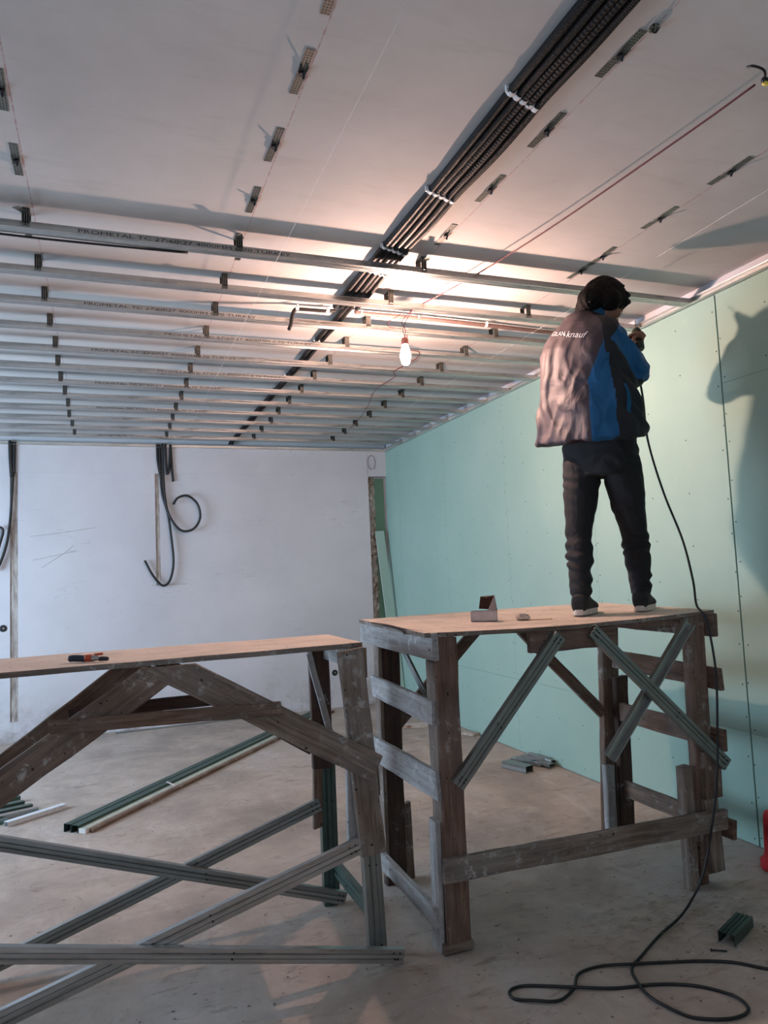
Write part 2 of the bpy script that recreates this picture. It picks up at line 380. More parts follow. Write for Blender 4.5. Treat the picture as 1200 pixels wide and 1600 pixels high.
# back wall: plaster skin with two cable chases and the broken jamb in the corner
bm = bmesh.new()
holes = [(-.905, -.835, .2, 3.0), (.487, .533, 1.47, 2.68), (2.915, XR, 0, 2.655), (.50, .60, 2.68, 3.0)]
grid_wall(bm, 'y', XL, XR, 0, ZS, YB, YB+.04, holes)
box(bm, (XL, YB-.006, 2.668), (2.905, YB, ZS)); box(bm, (3.19, YB+.1, 0), (XR+.2, YB+.2, ZS))
bmesh.ops.remove_doubles(bm, verts=bm.verts[:], dist=1e-5)
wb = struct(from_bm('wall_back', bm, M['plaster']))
from_bm('chase_mortar', (lambda b: (box(b, (XL, YB+.012, 0), (2.86, YB+.2, ZS)), b)[1])(bmesh.new()), M['mortar'], wb)
def rough_strip(name, x0, x1, z0, z1, y, mat, parent, amp, sd):
    b = bmesh.new(); nx, nz = 6, int((z1-z0)/.02); g = []
    for j in range(nz+1):
        row = []
        for i in range(nx+1):
            z = z0+(z1-z0)*j/nz; x = x0+(x1-x0)*i/nx; e = .012*noise.noise(Vector((sd, z*9, 1))) if i in (0, nx) else 0
            row.append(b.verts.new((x+e, y+amp*noise.noise(Vector((x*30+sd, 3, z*22)))-amp*.2, z)))
        g.append(row)
    for j in range(nz):
        for i in range(nx): b.faces.new((g[j][i], g[j][i+1], g[j+1][i+1], g[j+1][i]))
    bmesh.ops.solidify(b, geom=b.faces[:], thickness=-.05)
    return from_bm(name, b, mat, parent)
rough_strip('broken_jamb', 2.912, 2.99, 0, 2.65, YB+.01, M['rubble'], wb, .03, 3.)
boxobj('recess_back', (2.95, YB+.10, 0), (3.3, YB+.2, ZS), M['plaster'], wb)
tube('pencil_loop', [(2.965+.045*math.cos(a), YB-.0065, 2.82+.085*math.sin(a)) for a in [k*math.pi/8 for k in range(-3, 13)]], .0025, M['ink'], wb)
for pts in ([(-.72, 8.158, 2.02), (-.45, 8.158, 2.05), (-.1, 8.158, 2.10)], [(-.62, 8.158, 1.70), (-.4, 8.158, 1.85), (-.32, 8.158, 1.92)], [(-.7, 8.158, 1.78), (-.3, 8.158, 1.86)], [(.44, 8.158, 1.475), (.62, 8.158, 1.478), (.8, 8.158, 1.475)]):
    tube('pencil_scratch', pts, .0016, M['mortar'], wb, 4)
# right wall: plaster backing with green boards
wr = struct(boxobj('wall_right', (XR+.014, YF-.2, 0), (XR+.2, YB+.4, ZS), M['plaster']))
gap = .0008
def wall_board(y0, y1, z0, z1, gl=gap):
    bm = bmesh.new(); box(bm, (XR, y0+gap, z0+gap), (XR+.0125, y1-gl, z1-gap)); c = Vector((XR, y0, z0))
    rows = [(y0+.015, .2), (y1-.018, .2), ((y0+y1)/2, .27), (y0+(y1-y0)*.25, .3), (y0+(y1-y0)*.75, .3)]
    for yy, st in rows:
        z = z0+.05
        while z < z1-.02:
            r_ = bmesh.ops.create_cone(bm, cap_ends=True, segments=8, radius1=.0042, radius2=.0042, depth=.0016, matrix=Matrix.Translation((XR, yy+R.uniform(-.012, .012), z+R.uniform(-.03, .03))) @ Matrix.Rotation(math.pi/2, 4, 'Y'))
            for v in r_['verts']:
                for f in v.link_faces: f.material_index = 1
            z += st*R.uniform(.85, 1.15)
    from_bm('plasterboard', bm, [M['green'], M['screw']], wr)
for y0, y1 in ((-1.7, -.6), (-.6, .6), (.6, 1.8), (1.8, 3.012)):
    for z0, z1 in ((0.004, .58), (.58, 2.45), (2.45, ZB)): wall_board(y0, y1, z0, z1, .003 if y1 > 3 else gap)
for y0, y1 in ((3.018, 4.205), (4.205, 5.377), (5.377, 6.57), (6.57, 7.77), (7.77, YB+.03)):
    for z0, z1 in ((0.004, .585), (.585, ZB)): wall_board(y0, y1, z0, z1)
boxobj('joint_backing', (XR+.0127, 3.0, 0), (XR+.0139, 3.03, ZB), M['ink'], wr)
# left and rear walls, never seen, left opening for daylight, rear opening added as foreground fill
bm = bmesh.new(); grid_wall(bm, 'x', YF, YB, 0, ZS, XL-.15, XL, [(4.3, 6.9, .8, 2.3)]); struct(from_bm('wall_left', bm, M['plaster']))
bm = bmesh.new(); grid_wall(bm, 'y', XL, XR, 0, ZS, YF-.15, YF, [(-1.8, .6, .8, 2.3)]); struct(from_bm('wall_rear', bm, M['plaster']))
def window(name, axis, a, b, pos):
    bm = bmesh.new()
    for q in ((a, a+.05, .8, 2.3), (b-.05, b, .8, 2.3), (a, b, .8, .85), (a, b, 2.25, 2.3), ((a+b)/2-.025, (a+b)/2+.025, .8, 2.3)):
        if axis == 'x': box(bm, (pos-.1, q[0], q[2]), (pos-.06, q[1], q[3]))
        else: box(bm, (q[0], pos-.1, q[2]), (q[1], pos-.06, q[3]))
    struct(from_bm(name, bm, M['clip']))
window('window_1', 'x', 4.3, 6.9, XL); window('rear_fill_window', 'y', -1.8, .6, YF)  # the rear frame is unseen, added around the fill lamp

# ------------------------------------------------------------------ ceiling grid
tr = channel('perimeter_track', None, (XR-.001, .2, 2.967), (XR-.001, YB, 2.967), .028, .03, (1, 0, 0), M['track'], 0, 0, False, 'bright steel perimeter track along the top of the green wall', 'track', 'steel perimeter tracks')
channel('perimeter_track', None, (-1.6, YB-.002-.006, 2.967), (XR-.035, YB-.002-.006, 2.967), .028, .03, (0, 1, 0), M['track'], 0, 0, False, 'steel perimeter track along the top of the white back wall', 'track', 'steel perimeter tracks')
PY = [3.163, 3.61, 4.0, 4.4, 4.8, 5.2, 5.6, 6.0, 6.4, 6.8, 7.2, 7.6]
def text_mesh(body, size, name, mat, align='LEFT', shear=0, extr=0):
    cu = bpy.data.curves.new(name, 'FONT'); cu.body = body; cu.size = size; cu.align_x = align; cu.shear = shear; cu.extrude = extr; cu.resolution_u = 3
    ob = bpy.data.objects.new(name, cu); COL.objects.link(ob)
    dg = bpy.context.evaluated_depsgraph_get(); me = bpy.data.meshes.new_from_object(ob.evaluated_get(dg)); bpy.data.objects.remove(ob)
    me.materials.clear(); me.materials.append(mat); return me
tm = text_mesh('PROMETAL TC 27\\60\\27 4000MM 0.70 TURKEY', .021, 'printed_text', M['ink'])
tm.transform(Matrix.Diagonal((.90/max(v.co.x for v in tm.vertices), 1, 1, 1)))
text_w = max(v.co.x for v in tm.vertices)
tx_off = [-.10, None, -.10, .33, -.08, .34, -.07, None, -.07, None, None, -.08]
for i, y in enumerate(PY):
    x0 = -.95 - .03*i; p = thing('ceiling_channel', (x0, y+.03, 2.953), '', 'ceiling channel', 'galvanized ceiling channels')
    p['label'] = 'galvanized steel ceiling channel, %s of the twelve rails counting from the camera' % ORD[i] if i < 11 else 'galvanized steel ceiling channel, farthest of the twelve rails, nearest the back wall'
    channel('rail', p, (x0, y+.03, 2.953), (XR-.008, y+.03, 2.953), .06, .027, (0, 0, -1), M['galv'], 3, .005, False)
    if tx_off[i] is not None:
        o = bpy.data.objects.new('printed_text', tm); tagx = tx_off[i]
        put_child(o, p, Matrix.Translation((tagx, y-.0018, 2.9575)) @ Matrix.Rotation(math.pi/2, 4, 'X'))
        if tagx > .5 or tagx == .09:
            pass
# hangers
def flat_hanger_bm():
    bm = bmesh.new(); box(bm, (-.0145, -.105, -.0015), (.0145, .105, 0))
    return bm
def make_flat():
    root = thing('hanger_strap', (0, 0, 0), '', 'hanger')
    from_bm('strap', flat_hanger_bm(), M['strap'], root)
    bm = bmesh.new(); bmesh.ops.create_cone(bm, cap_ends=True, segments=12, radius1=.011, radius2=.009, depth=.008, matrix=Matrix.Translation((0, .0, -.006)))
    bmesh.ops.create_cone(bm, cap_ends=True, segments=8, radius1=.004, radius2=.004, depth=.02, matrix=Matrix.Translation((.004, -.006, -.014)) @ Matrix.Rotation(.6, 4, 'X'))
    from_bm('screw', bm, M['screw'], root)
    bm = bmesh.new()
    for sx in (-1, 1): box(bm, (sx*.0145-.0007, -.032, -.006), (sx*.0145+.0007, .032, -.0015))
    from_bm('folded_edge', bm, M['steel'], root)
    return root
def make_u():
    root = thing('hanger_bracket', (0, 0, 0), '', 'hanger')
    bm = bmesh.new()
    box(bm, (-.0145, -.034, -.0015), (.0145, .034, 0)); box(bm, (-.0145, -.0345, -.072), (.0145, -.033, 0)); box(bm, (-.0145, .033, -.072), (.0145, .0345, 0))
    from_bm('bracket', bm, M['strap'], root)
    bm = bmesh.new(); box(bm, (-.0145, -.05, -.0735), (-.0025, -.034, -.072)); box(bm, (.0025, -.05, -.0735), (.0145, -.034, -.072))
    from_bm('screw', (lambda b: (bmesh.ops.create_cone(b, cap_ends=True, segments=8, radius1=.005, radius2=.005, depth=.006, matrix=Matrix.Translation((0, -.037, -.06)) @ Matrix.Rotation(math.pi/2, 4, 'X')), b)[1])(bmesh.new()), M['screw'], root)
    from_bm('bent_tab', bm, M['strap'], root)
    return root
flat, ub = make_flat(), make_u(); used = set()
def place(proto, loc, rz, label, group, key):
    o = proto if key not in used else copy_tree(proto); used.add(key)
    o.location = loc; o.rotation_euler.z = rz; o['label'] = label; o['group'] = group; return o
rows = [(-.29, 'the leftmost row', [2.0, 2.40, 2.80]), (.572, 'the row left of the conduits', [1.70, 2.05, 2.45, 2.85]),
        (1.47, 'the row right of the conduits', [1.69, 2.09, 2.50, 2.92]), (2.335, 'the row nearest the green wall', [2.11, 2.51, 2.92, 3.10])]
for x, rn, ys in rows:
    for k, y in enumerate(ys):
        place(flat, (x, y, ZS-.0005), R.uniform(-.05, .05), 'flat perforated hanger strap, %s from camera in %s' % (ORD[k], rn), 'flat hanger straps on the slab', 'flat')
    for k, y in enumerate(PY):
        if x > 2 and k == 0: continue
        place(ub, (x+R.uniform(-.008, .008), y+.03, ZS-.0005), 0, 'bent bracket on the %s channel in %s' % (ORD[k], rn), 'bent hanger brackets on the channels', 'u')
# a loose wing on the first channel's brackets
for x in (-.29, .572, 1.47):
    tl = thing('hanger_wing', (x, 3.12, 3.0), 'loose bent strap wing on the first ceiling channel, %s' % ('at the far left' if x < 0 else 'left of the conduits' if x < 1 else 'right of the conduits'), 'strap', 'loose strap wings')
    mtx, L = frame((x, 3.14, 3.005), (x-.03, 3.06, 2.985), (0, -.3, -1)); bm = bmesh.new(); box(bm, (-L/2, -.013, -.0008), (L/2, .013, .0008)); from_bm('strap', bm, M['strap'], tl, mtx)
    mtx, L = frame((x, 3.22, 2.962), (x, 3.255, 2.955), (0, 0, -1)); bm = bmesh.new(); box(bm, (-L/2, -.013, -.0008), (L/2, .013, .0008)); from_bm('strap_end', bm, M['strap'], tl, mtx)
# conduits
CX = [1.228, 1.258, 1.288, 1.318, 1.348]; nm = ['leftmost', 'second from the left', 'middle', 'fourth from the left', 'rightmost']
bow = [1.0, 1.92, 2.55, 3.07, 3.35, 4.45, 5.3, 5.75, 6.6, 7.4]
for i, x in enumerate(CX):
    pts = []
    y_end = 8.05 if i in (2, 3) else 3.86
    for k in range(46):
        y = .3 + k*((y_end-.3)/45); near = min(abs(y-b) for b in bow); o = (x-CX[2])*(.06*min(1, near/.25)); pts.append((x+o+.004*math.sin(y*3+i*2), y, ZS-.0135-.006*min(1, near/.25)))
    if i in (2, 3): pts.append((x, 8.13, ZS-.03))
    path = spline(pts, 22); bm = bmesh.new(); tube_bm(bm, path, .0138, 10, .0004)
    tag(from_bm('conduit', bm, M['conduit'], None, None, False), 'black corrugated conduit along the slab, %s of the five' % nm[i], 'conduit', 'black conduits along the slab')
def make_clip():
    root = thing('pipe_clip', (0, 0, 0), '', 'clip')
    bm = bmesh.new(); pts = [(.0165*math.cos(a), .0165*math.sin(a)) for a in [math.pi*k/10 for k in range(-1, 12)]]
    ring = []
    for y in (-.009, .009):
        ring.append([bm.verts.new((c, y, -s_-.012)) for c, s_ in pts] + [bm.verts.new((c*.8, y, -s_*.8-.012)) for c, s_ in pts][::-1])
    n = len(ring[0])
    for k in range(n): bm.faces.new((ring[0][k], ring[0][(k+1) % n], ring[1][(k+1) % n], ring[1][k]))
    bm.faces.new(ring[0][::-1]); bm.faces.new(ring[1])
    from_bm('saddle', bm, M['clip'], root)
    bm = bmesh.new(); box(bm, (-.02, -.006, -.004), (-.012, .006, .0)); box(bm, (-.022, -.004, -.022), (-.016, .004, -.0))
    from_bm('nail_lug', bm, M['clip'], root); return root
clip = make_clip()
for k, y in enumerate([1.92, 2.55, 3.07, 3.33, 4.45, 5.3, 5.75]):
    for i, x in enumerate(CX):
        if y > 3.8 and i not in (2, 3): continue
        place(clip, (x, y+.012*i, ZS-.001), R.uniform(-.1, .1), 'white plastic clip holding the %s black conduit, %s cluster from the camera' % (nm[i], ORD[k]), 'white clips on the black conduits', 'clip')
# cross conduits
tube('conduit', [(1.235, 3.9, 3.008), (1.18, 3.9, 3.0), (1.05, 3.905, 3.0), (1.005, 3.905, 2.995), (.985, 3.9, 2.96), (.972, 3.89, 2.905), (.958, 3.88, 2.868)], .0105, M['conduit'], None, 8, 8, False, 'black conduit stub bending down to an open end, left of the five conduits', 'conduit')
tube('conduit', [(1.36, 3.9, 3.015), (1.40, 3.893, 3.003), (1.75, 3.89, 3.003), (2.2, 3.905, 3.003), (2.7, 3.93, 3.003), (3.1, 3.93, 3.003)], .0125, plain('brown_plastic_tube', srgb(104, 84, 80), .6), None, 8, 10, False, 'brown conduit running from the black bundle toward the green wall', 'conduit')
for x, lb in ((1.012, 'white clip at the bend of the short conduit stub'), (1.19, 'white clip on the short stub beside the black conduits'), (1.39, 'white clip at the left end of the brown conduit'), (1.75, 'white clip mid-way on the brown conduit near the bulb'), (2.21, 'white clip on the brown conduit toward the worker')):
    o = place(clip, (x, 3.9, 3.0185), math.pi/2, lb, 'white clips on the cross conduits', 'clip')
# cords under the slab
tube('signal_cord', [(1.93, 1.62, 2.985), (1.906, 1.9, 2.98), (1.842, 2.635, 2.982), (1.76, 3.2, 2.985), (1.66, 3.62, 2.985), (1.60, 3.64, 2.98)], .0035, M['red_wire'], None, 6, 10, False, 'taut dark red cord crossing the slab from the upper right to the bulb', 'cord')
cn = thing('cable_end', (1.94, 1.6, 3.0), 'black taped cable end with yellow band at the end of the red cord', 'cable')
tube('cable', [(1.94, 1.60, 2.99), (2.0, 1.585, 2.985), (2.1, 1.57, 2.99), (2.3, 1.55, 3.0)], .009, M['black'], cn)
tube('tape_band', [(1.945, 1.602, 2.985), (1.975, 1.592, 2.982)], .0095, M['yellow'], cn, 8, 2)
tube('wire_hook', [(1.95, 1.6, 2.99), (1.92, 1.575, 3.0), (1.885, 1.58, 3.01), (1.88, 1.6, 3.02)], .004, M['black'], cn)
tube('layout_string', [(2.49, 1.5, 2.965), (2.50, 3.0, 2.962), (2.516, 4.5, 2.96), (2.53, 7.9, 2.96)], .0007, M['string'], None, 4, 10, False, 'white layout string stretched along the ceiling behind the worker', 'string')
tube('layout_string', [(.742, 1.6, 2.965), (.742, 3.2, 2.95), (.745, 7.9, 2.95)], .0007, M['string'], None, 4, 10, False, 'white layout string stretched along the ceiling left of the conduits', 'string')
j = thing('ceiling_hook', (1.492, 1.565, ZS), 'small dark hook plate on the slab beside the near hanger strap', 'hook')
from_bm('plate', (lambda b: (bmesh.ops.create_cone(b, cap_ends=True, segments=16, radius1=.016, radius2=.014, depth=.008, matrix=Matrix.Translation((1.492, 1.565, ZS-.004))), b)[1])(bmesh.new()), M['strap'], j)
tube('hook', [(1.492, 1.565, ZS-.006), (1.478, 1.56, ZS-.022), (1.487, 1.555, ZS-.026), (1.49, 1.55, ZS-.016)], .003, M['black'], j)
tube('loose_cable', [(-1.2, 3.20, 2.944), (-.4, 3.232, 2.946), (-.1, 3.236, 2.948), (.35, 3.225, 2.95)], .005, M['black'], None, 6, 8, False, 'thin black cable lying along the first ceiling channel at left', 'cable')

# ------------------------------------------------------------------ bulb
bl = thing('light_bulb', BULB, 'lit bare bulb hanging on a twisted wire from the ceiling channels', 'light bulb')
def lathe(name, prof, mat, parent, c, seg=24, smooth=True):
    bm = bmesh.new(); rings = []
    for r_, z in prof: rings.append([bm.verts.new((r_*math.cos(2*math.pi*k/seg), r_*math.sin(2*math.pi*k/seg), z)) for k in range(seg)])
    for a, b in zip(rings, rings[1:]):
        for k in range(seg): bm.faces.new((a[k], a[(k+1) % seg], b[(k+1) % seg], b[k]))
    bm.faces.new(rings[0][::-1]); bm.faces.new(rings[-1]); bmesh.ops.recalc_face_normals(bm, faces=bm.faces[:])
    return from_bm(name, bm, mat, parent, Matrix.Translation(c), smooth)
lathe('glass', [(.004, -.064), (.014, -.061), (.022, -.052), (.027, -.036), (.0285, -.022), (.029, -.010), (.0285, 0), (.027, .012), (.022, .032), (.018, .042), (.017, .055)], [M['bulb'], M['bulb_hot']], bl, BULB)
for f in bl.children[0].data.polygons:
    if -.023 < f.center.z < .001 and abs(f.normal.z) < .9: f.material_index = 1
lathe('socket', [(.019, .055), (.0195, .085), (.015, .092), (.008, .096)], plain('pinkish_socket', srgb(150, 90, 80), .6), bl, BULB, 16)
for s_ in (0, 1):
    tube('wire', [BULB+Vector((.004*s_, 0, .094)), BULB+Vector((.006-.014*s_, .0, .14)), BULB+Vector((-.012+.024*s_, .0, .19)), Vector((1.60, 3.64, 2.95)), Vector((1.605, 3.64, 2.985))], .0022, M['red_wire'], bl, 6)
tube('loose_wire', [(1.56, 3.7, 2.86), (1.50, 3.72, 2.87), (1.49, 3.74, 2.90), (1.55, 3.70, 2.94), (1.6, 3.66, 2.985)], .0018, M['red_wire'], None, 6, 8, False, 'loose pinkish wire loop hanging beside the bulb socket', 'wire')
tube('loose_wire', [(1.72, 4.0, 2.93), (1.80, 4.2, 2.92), (1.95, 4.35, 2.95), (1.99, 4.5, 2.95), (1.93, 4.75, 2.93), (1.99, 4.9, 2.93), (1.99, 5.3, 2.94), (2.1, 5.8, 2.93), (2.2, 6.3, 2.94), (2.28, 6.9, 2.94)], .0028, M['red_wire'], None, 6, 8, False, 'tangled red wire trailing under the channels behind the bulb', 'wire')

# ------------------------------------------------------------------ cables on the back wall
def cable(pts, label, r=.0125, grp='black cables hanging down the back wall'):
    tube('wall_cable', pts, r, M['black'], None, 8, 8, False, label, 'cable', grp)
yb = YB-.022
cable([(.54, yb, 2.99), (.545, yb, 2.70), (.56, yb, 2.45), (.615, yb-.01, 2.22), (.645, yb-.03, 1.95), (.66, yb-.03, 1.70), (.62, yb-.03, 1.52), (.545, yb-.02, 1.47), (.45, yb-.02, 1.58), (.37, yb-.02, 1.74)], 'long black cable ending in an upturned hook near the narrow wall chase')
cable([(.57, yb-.02, 2.99), (.572, yb-.02, 2.7), (.585, yb-.03, 2.4), (.63, yb-.04, 2.2), (.74, yb-.05, 2.05), (.87, yb-.05, 2.06), (.945, yb-.05, 2.18), (.92, yb-.05, 2.33), (.82, yb-.05, 2.42), (.72, yb-.04, 2.40), (.67, yb-.04, 2.33)], 'black cable curling into a round loop on the back wall')
cable([(.60, yb-.01, 2.99), (.605, yb-.01, 2.78), (.615, yb-.01, 2.66), (.64, yb-.01, 2.75), (.655, yb-.01, 2.97)], 'short black cable doubled back beside the wall chase')
cable([(.655, yb, 2.985), (.662, yb, 2.8), (.675, yb, 2.58)], 'short straight black cable end right of the wall chase')
cable([(.515, yb, 2.99), (.52, yb, 2.8), (.545, yb, 2.64), (.57, yb, 2.58)], 'short thick black cable stub over the narrow wall chase')
cable([(-.868, yb, 2.99), (-.872, yb, 2.7), (-.885, yb, 2.45), (-.90, yb, 2.2), (-.93, yb-.02, 1.95), (-.99, yb-.03, 1.75), (-1.03, yb-.03, 1.70), (-1.0, yb-.03, 1.9), (-.96, yb-.04, 2.08), (-1.02, yb-.04, 2.10), (-1.1, yb-.04, 1.95)], 'black cable with a loop at the far left edge')
cable([(-.90, yb, 2.99), (-.895, yb, 2.8), (-.885, yb, 2.62)], 'thick black cable end at the top of the far left chase', .02)
cable([(-.86, yb, 2.99), (-.862, yb, 2.85), (-.865, yb, 2.66)], 'ragged black cable end right of the far left chase top', .014)
def outlet(x, z, label):
    o = thing('wall_box', (x, YB, z), label, 'junction box', 'round boxes in the back wall')
    lathe('cup', [(.03, -.004), (.034, 0), (.034, .006), (.026, .007)], M['black'], o, (0, 0, 0), 16)
    o.children[0].matrix_basis = Matrix.Rotation(math.pi/2, 4, 'X')
    lathe('knockout', [(.008, .006), (.01, .008), (.006, .01)], M['steel'], o, (0, 0, 0), 12)
    o.children[1].matrix_basis = Matrix.Rotation(math.pi/2, 4, 'X') @ Matrix.Translation((.004, 0, 0))
outlet(-.966, 1.117, 'round black junction box low on the back wall at far left'); outlet(2.415, .392, 'round black junction box in the back wall behind the left trestle')
# leaning boards in the corner
def slab_board(name, A, B, w, t, n, mats, label, cat, grp=None):
    mtx, L = frame(A, B, n); bm = bmesh.new(); box(bm, (-L/2, -w/2, -t), (L/2, w/2, 0))
    for f in bm.faces:
        f.material_index = 0 if abs(f.calc_center_median().z+t/2) > t*.4 else 1
    return tag(from_bm(name, bm, mats, None, mtx), label, cat, grp)
slab_board('plasterboard_strip', (3.066, YB+.03, 0.0), (3.066, YB+.09, 2.64), .152, .0125, (0, -1, 0), [M['green2'], M['board_edge']], 'tall dark green plasterboard strip standing in the corner recess', 'plasterboard', 'plasterboard strips in the corner')
slab_board('plasterboard_strip', (3.085, 7.80, 0), (3.03, YB-.01, 2.0), .11, .0125, (0, -1, .1), [M['green'], M['board_edge']], 'shorter green plasterboard strip leaning in front of the tall one', 'plasterboard', 'plasterboard strips in the corner')

# ------------------------------------------------------------------ right trestle
def tabletop(name, parent, corners, t, mats, sag, nx=24, ny=8):
    NL, NR, FR, FL = [Vector(c) for c in corners]; bm = bmesh.new(); o0 = NL; top = []; bot = []
    for j in range(ny+1):
        v = j/ny; a = []; b = []
        for i in range(nx+1):
            u = i/nx; p = (NL*(1-u)+NR*u)*(1-v)+(FL*(1-u)+FR*u)*v; s_ = sag*math.sin(math.pi*u)*(1-v)**1.5
            p = p - Vector((0, s_*1.2, s_)) + Vector((0, 0, .002*noise.noise(p*4)))
            a.append(bm.verts.new(p-o0)); b.append(bm.verts.new(p-o0-Vector((0, 0, t))))
        top.append(a); bot.append(b)
    for j in range(ny):
        for i in range(nx):
            bm.faces.new((top[j][i], top[j][i+1], top[j+1][i+1], top[j+1][i])); bm.faces.new((bot[j][i], bot[j+1][i], bot[j+1][i+1], bot[j][i+1]))
    side = []
    for i in range(nx): side += [(top[0][i], bot[0][i], bot[0][i+1], top[0][i+1]), (top[ny][i], top[ny][i+1], bot[ny][i+1], bot[ny][i])]
    for j in range(ny): side += [(top[j][0], top[j+1][0], bot[j+1][0], bot[j][0]), (top[j][nx], bot[j][nx], bot[j+1][nx], top[j+1][nx])]
    for q in side: bm.faces.new(q).material_index = 1
    bmesh.ops.recalc_face_normals(bm, faces=bm.faces[:])
    return from_bm(name, bm, mats, parent, Matrix.Translation(o0), True if False else False)
RTT = thing('trestle', (1.95, 3.15, 0), 'right-hand timber trestle with plywood top and crossed metal braces, under the worker', 'trestle', 'timber work trestles')
NF = (0, -1, 0); NX = (-1, 0, 0); PX = (1, 0, 0); NB = (0, 1, 0)
tabletop('tabletop', RTT, [(1.19, 2.735, 1.252), (2.745, 2.79, 1.254), (2.72, 3.66, 1.272), (1.205, 3.60, 1.268)], .018, [M['ply'], M['wood_pale']], .014)
for k_ in range(3):
    tube('peeling_veneer', [(1.20, 3.40-.16*k_, 1.262-.006*k_), (1.196, 3.15-.08*k_, 1.262-.008*k_), (1.198, 2.92, 1.254-.008*k_), (1.25+.04*k_, 2.728, 1.246-.006*k_)], .0035, M['wood_dark'], RTT, 4)
B = lambda *a, **k: board(*a, **k)
B('leg', RTT, (1.287, 2.74, 0.01), (1.288, 2.74, 1.232), .098, .05, NF, M['wood_red'])
B('leg', RTT, (2.597, 2.78, .05), (2.622, 2.78, 1.23), .105, .05, NF, M['wood_red'])
B('leg', RTT, (1.295, 3.44, 0), (1.312, 3.44, 1.24), .10, .05, NF, M['wood_dark'])
B('leg', RTT, (2.63, 3.52, 0), (2.70, 3.52, 1.245), .115, .05, NF, M['wood'])
# cleats sistered to the legs
B('cleat', RTT, (1.208, 2.80, 0), (1.214, 2.80, .50), .07, .022, NX, M['wood_grey'])
B('cleat', RTT, (1.315, 2.795, 0), (1.312, 2.795, .66), .05, .03, NF, M['wood'])
B('cleat', RTT, (1.236, 2.80, 0), (1.236, 2.80, 1.13), .085, .012, NX, M['wood_pale'])
B('foot_block', RTT, (1.215, 2.732, .018), (1.335, 2.725, .022), .036, .09, NF, M['wood_pale'])
B('cleat', RTT, (2.487, 2.765, 0), (2.50, 2.775, .545), .06, .05, NF, M['wood_pale'])
B('cleat', RTT, (2.613, 2.742, .07), (2.60, 2.742, .40), .075, .035, NF, M['wood_pale'])
B('cleat', RTT, (2.615, 2.735, .40), (2.63, 2.745, .60), .095, .05, NF, M['wood'])
B('cleat', RTT, (2.545, 2.80, 0), (2.545, 2.80, .2), .11, .03, NF, M['wood'])
B('cleat', RTT, (2.69, 3.468, .0), (2.71, 3.468, .86), .085, .04, NF, M['wood_dark'])
B('cleat', RTT, (2.585, 3.468, .0), (2.59, 3.468, .385), .06, .04, NF, M['wood_grey'])
B('cleat', RTT, (1.375, 3.47, .0), (1.37, 3.47, .36), .05, .03, NF, M['wood'])
B('cleat', RTT, (1.238, 3.47, .05), (1.242, 3.47, 1.14), .07, .02, NX, M['wood_pale'])
# left end
B('apron', RTT, (1.215, 2.72, 1.195), (1.213, 3.61, 1.207), .112, .028, NX, M['wood_grey'])
B('rung', RTT, (1.222, 2.77, .925), (1.222, 3.50, .945), .10, .022, NX, M['wood_grey'])
B('rung', RTT, (1.222, 2.755, .64), (1.222, 3.53, .636), .118, .022, NX, M['wood_grey'])
B('rung', RTT, (1.19, 2.77, .135), (1.218, 3.52, .12), .075, .03, NX, M['wood_grey'])
# right end
B('apron', RTT, (2.712, 2.74, 1.185), (2.71, 3.64, 1.195), .11, .035, PX, M['wood'])
B('rung', RTT, (2.70, 2.72, .935), (2.70, 3.50, .96), .10, .025, PX, M['wood_red'])
B('rung', RTT, (2.695, 2.72, .655), (2.70, 3.50, .67), .10, .025, PX, M['wood_red'])
B('rung', RTT, (2.69, 2.70, .255), (2.70, 3.52, .247), .09, .025, PX, M['wood'])
# front and back
B('stretcher', RTT, (1.22, 2.708, .327), (2.665, 2.722, .298), .092, .03, NF, M['wood_pale'])
B('apron', RTT, (1.69, 2.752, 1.175), (2.14, 2.757, 1.175), .09, .03, NF, M['wood_red'])
B('apron', RTT, (1.27, 3.56, 1.2), (2.70, 3.58, 1.2), .07, .03, NB, M['wood_dark'])
B('brace', RTT, (2.10, 3.50, 1.16), (2.60, 3.50, .66), .062, .025, NF, M['wood'])
B('brace', RTT, (1.83, 3.50, 1.18), (1.33, 3.50, .72), .062, .025, NF, M['wood'])
B('brace', RTT, (1.33, 3.38, 1.16), (1.33, 2.86, .78), .035, .012, NX, M['galv_worn'])
channel('brace', RTT, (1.82, 2.716, 1.20), (1.29, 2.70, .645), .055, .027, NF, M['galv_worn'], label='dull galvanized steel channel')
channel('brace', RTT, (1.985, 2.713, 1.212), (2.67, 2.70, .55), .055, .027, NF, M['galv_worn'], label='dull galvanized steel channel')
channel('brace', RTT, (2.565, 2.772, 1.21), (2.042, 2.745, .655), .055, .024, (0, 1, 0), M['galv'], 0, .004, False, label='bright galvanized steel channel turned with its open side out')

# ------------------------------------------------------------------ left trestle
LT = thing('trestle', (.2, 3.05, 0), 'left-hand timber trestle with narrow plank top, splashed diagonals and metal lower braces', 'trestle', 'timber work trestles')
tabletop('tabletop', LT, [(-.80, 2.77, 1.222), (.968, 2.862, 1.222), (.968, 3.355, 1.224), (-.80, 3.33, 1.224)], .02, [M['ply'], M['wood_pale']], .0)
B('leg', LT, (.968, 2.82, .40), (.908, 2.825, 1.20), .104, .03, NF, M['wood_pale'])
channel('leg', LT, (.984, 2.855, 0), (.965, 2.855, .56), .07, .04, NF, M['galv_worn'], 2, label='galvanized steel channel lengthening the near leg')
B('leg', LT, (.915, 3.33, .62), (.914, 3.33, 1.2), .095, .03, NF, M['wood_dark'])
channel('leg', LT, (.945, 3.363, 0), (.945, 3.363, .75), .07, .04, NF, M['galv_green'], 2, label='galvanized steel channel lengthening the far leg')
B('cleat', LT, (.885, 3.335, .36), (.89, 3.335, .72), .04, .03, NF, M['wood'])
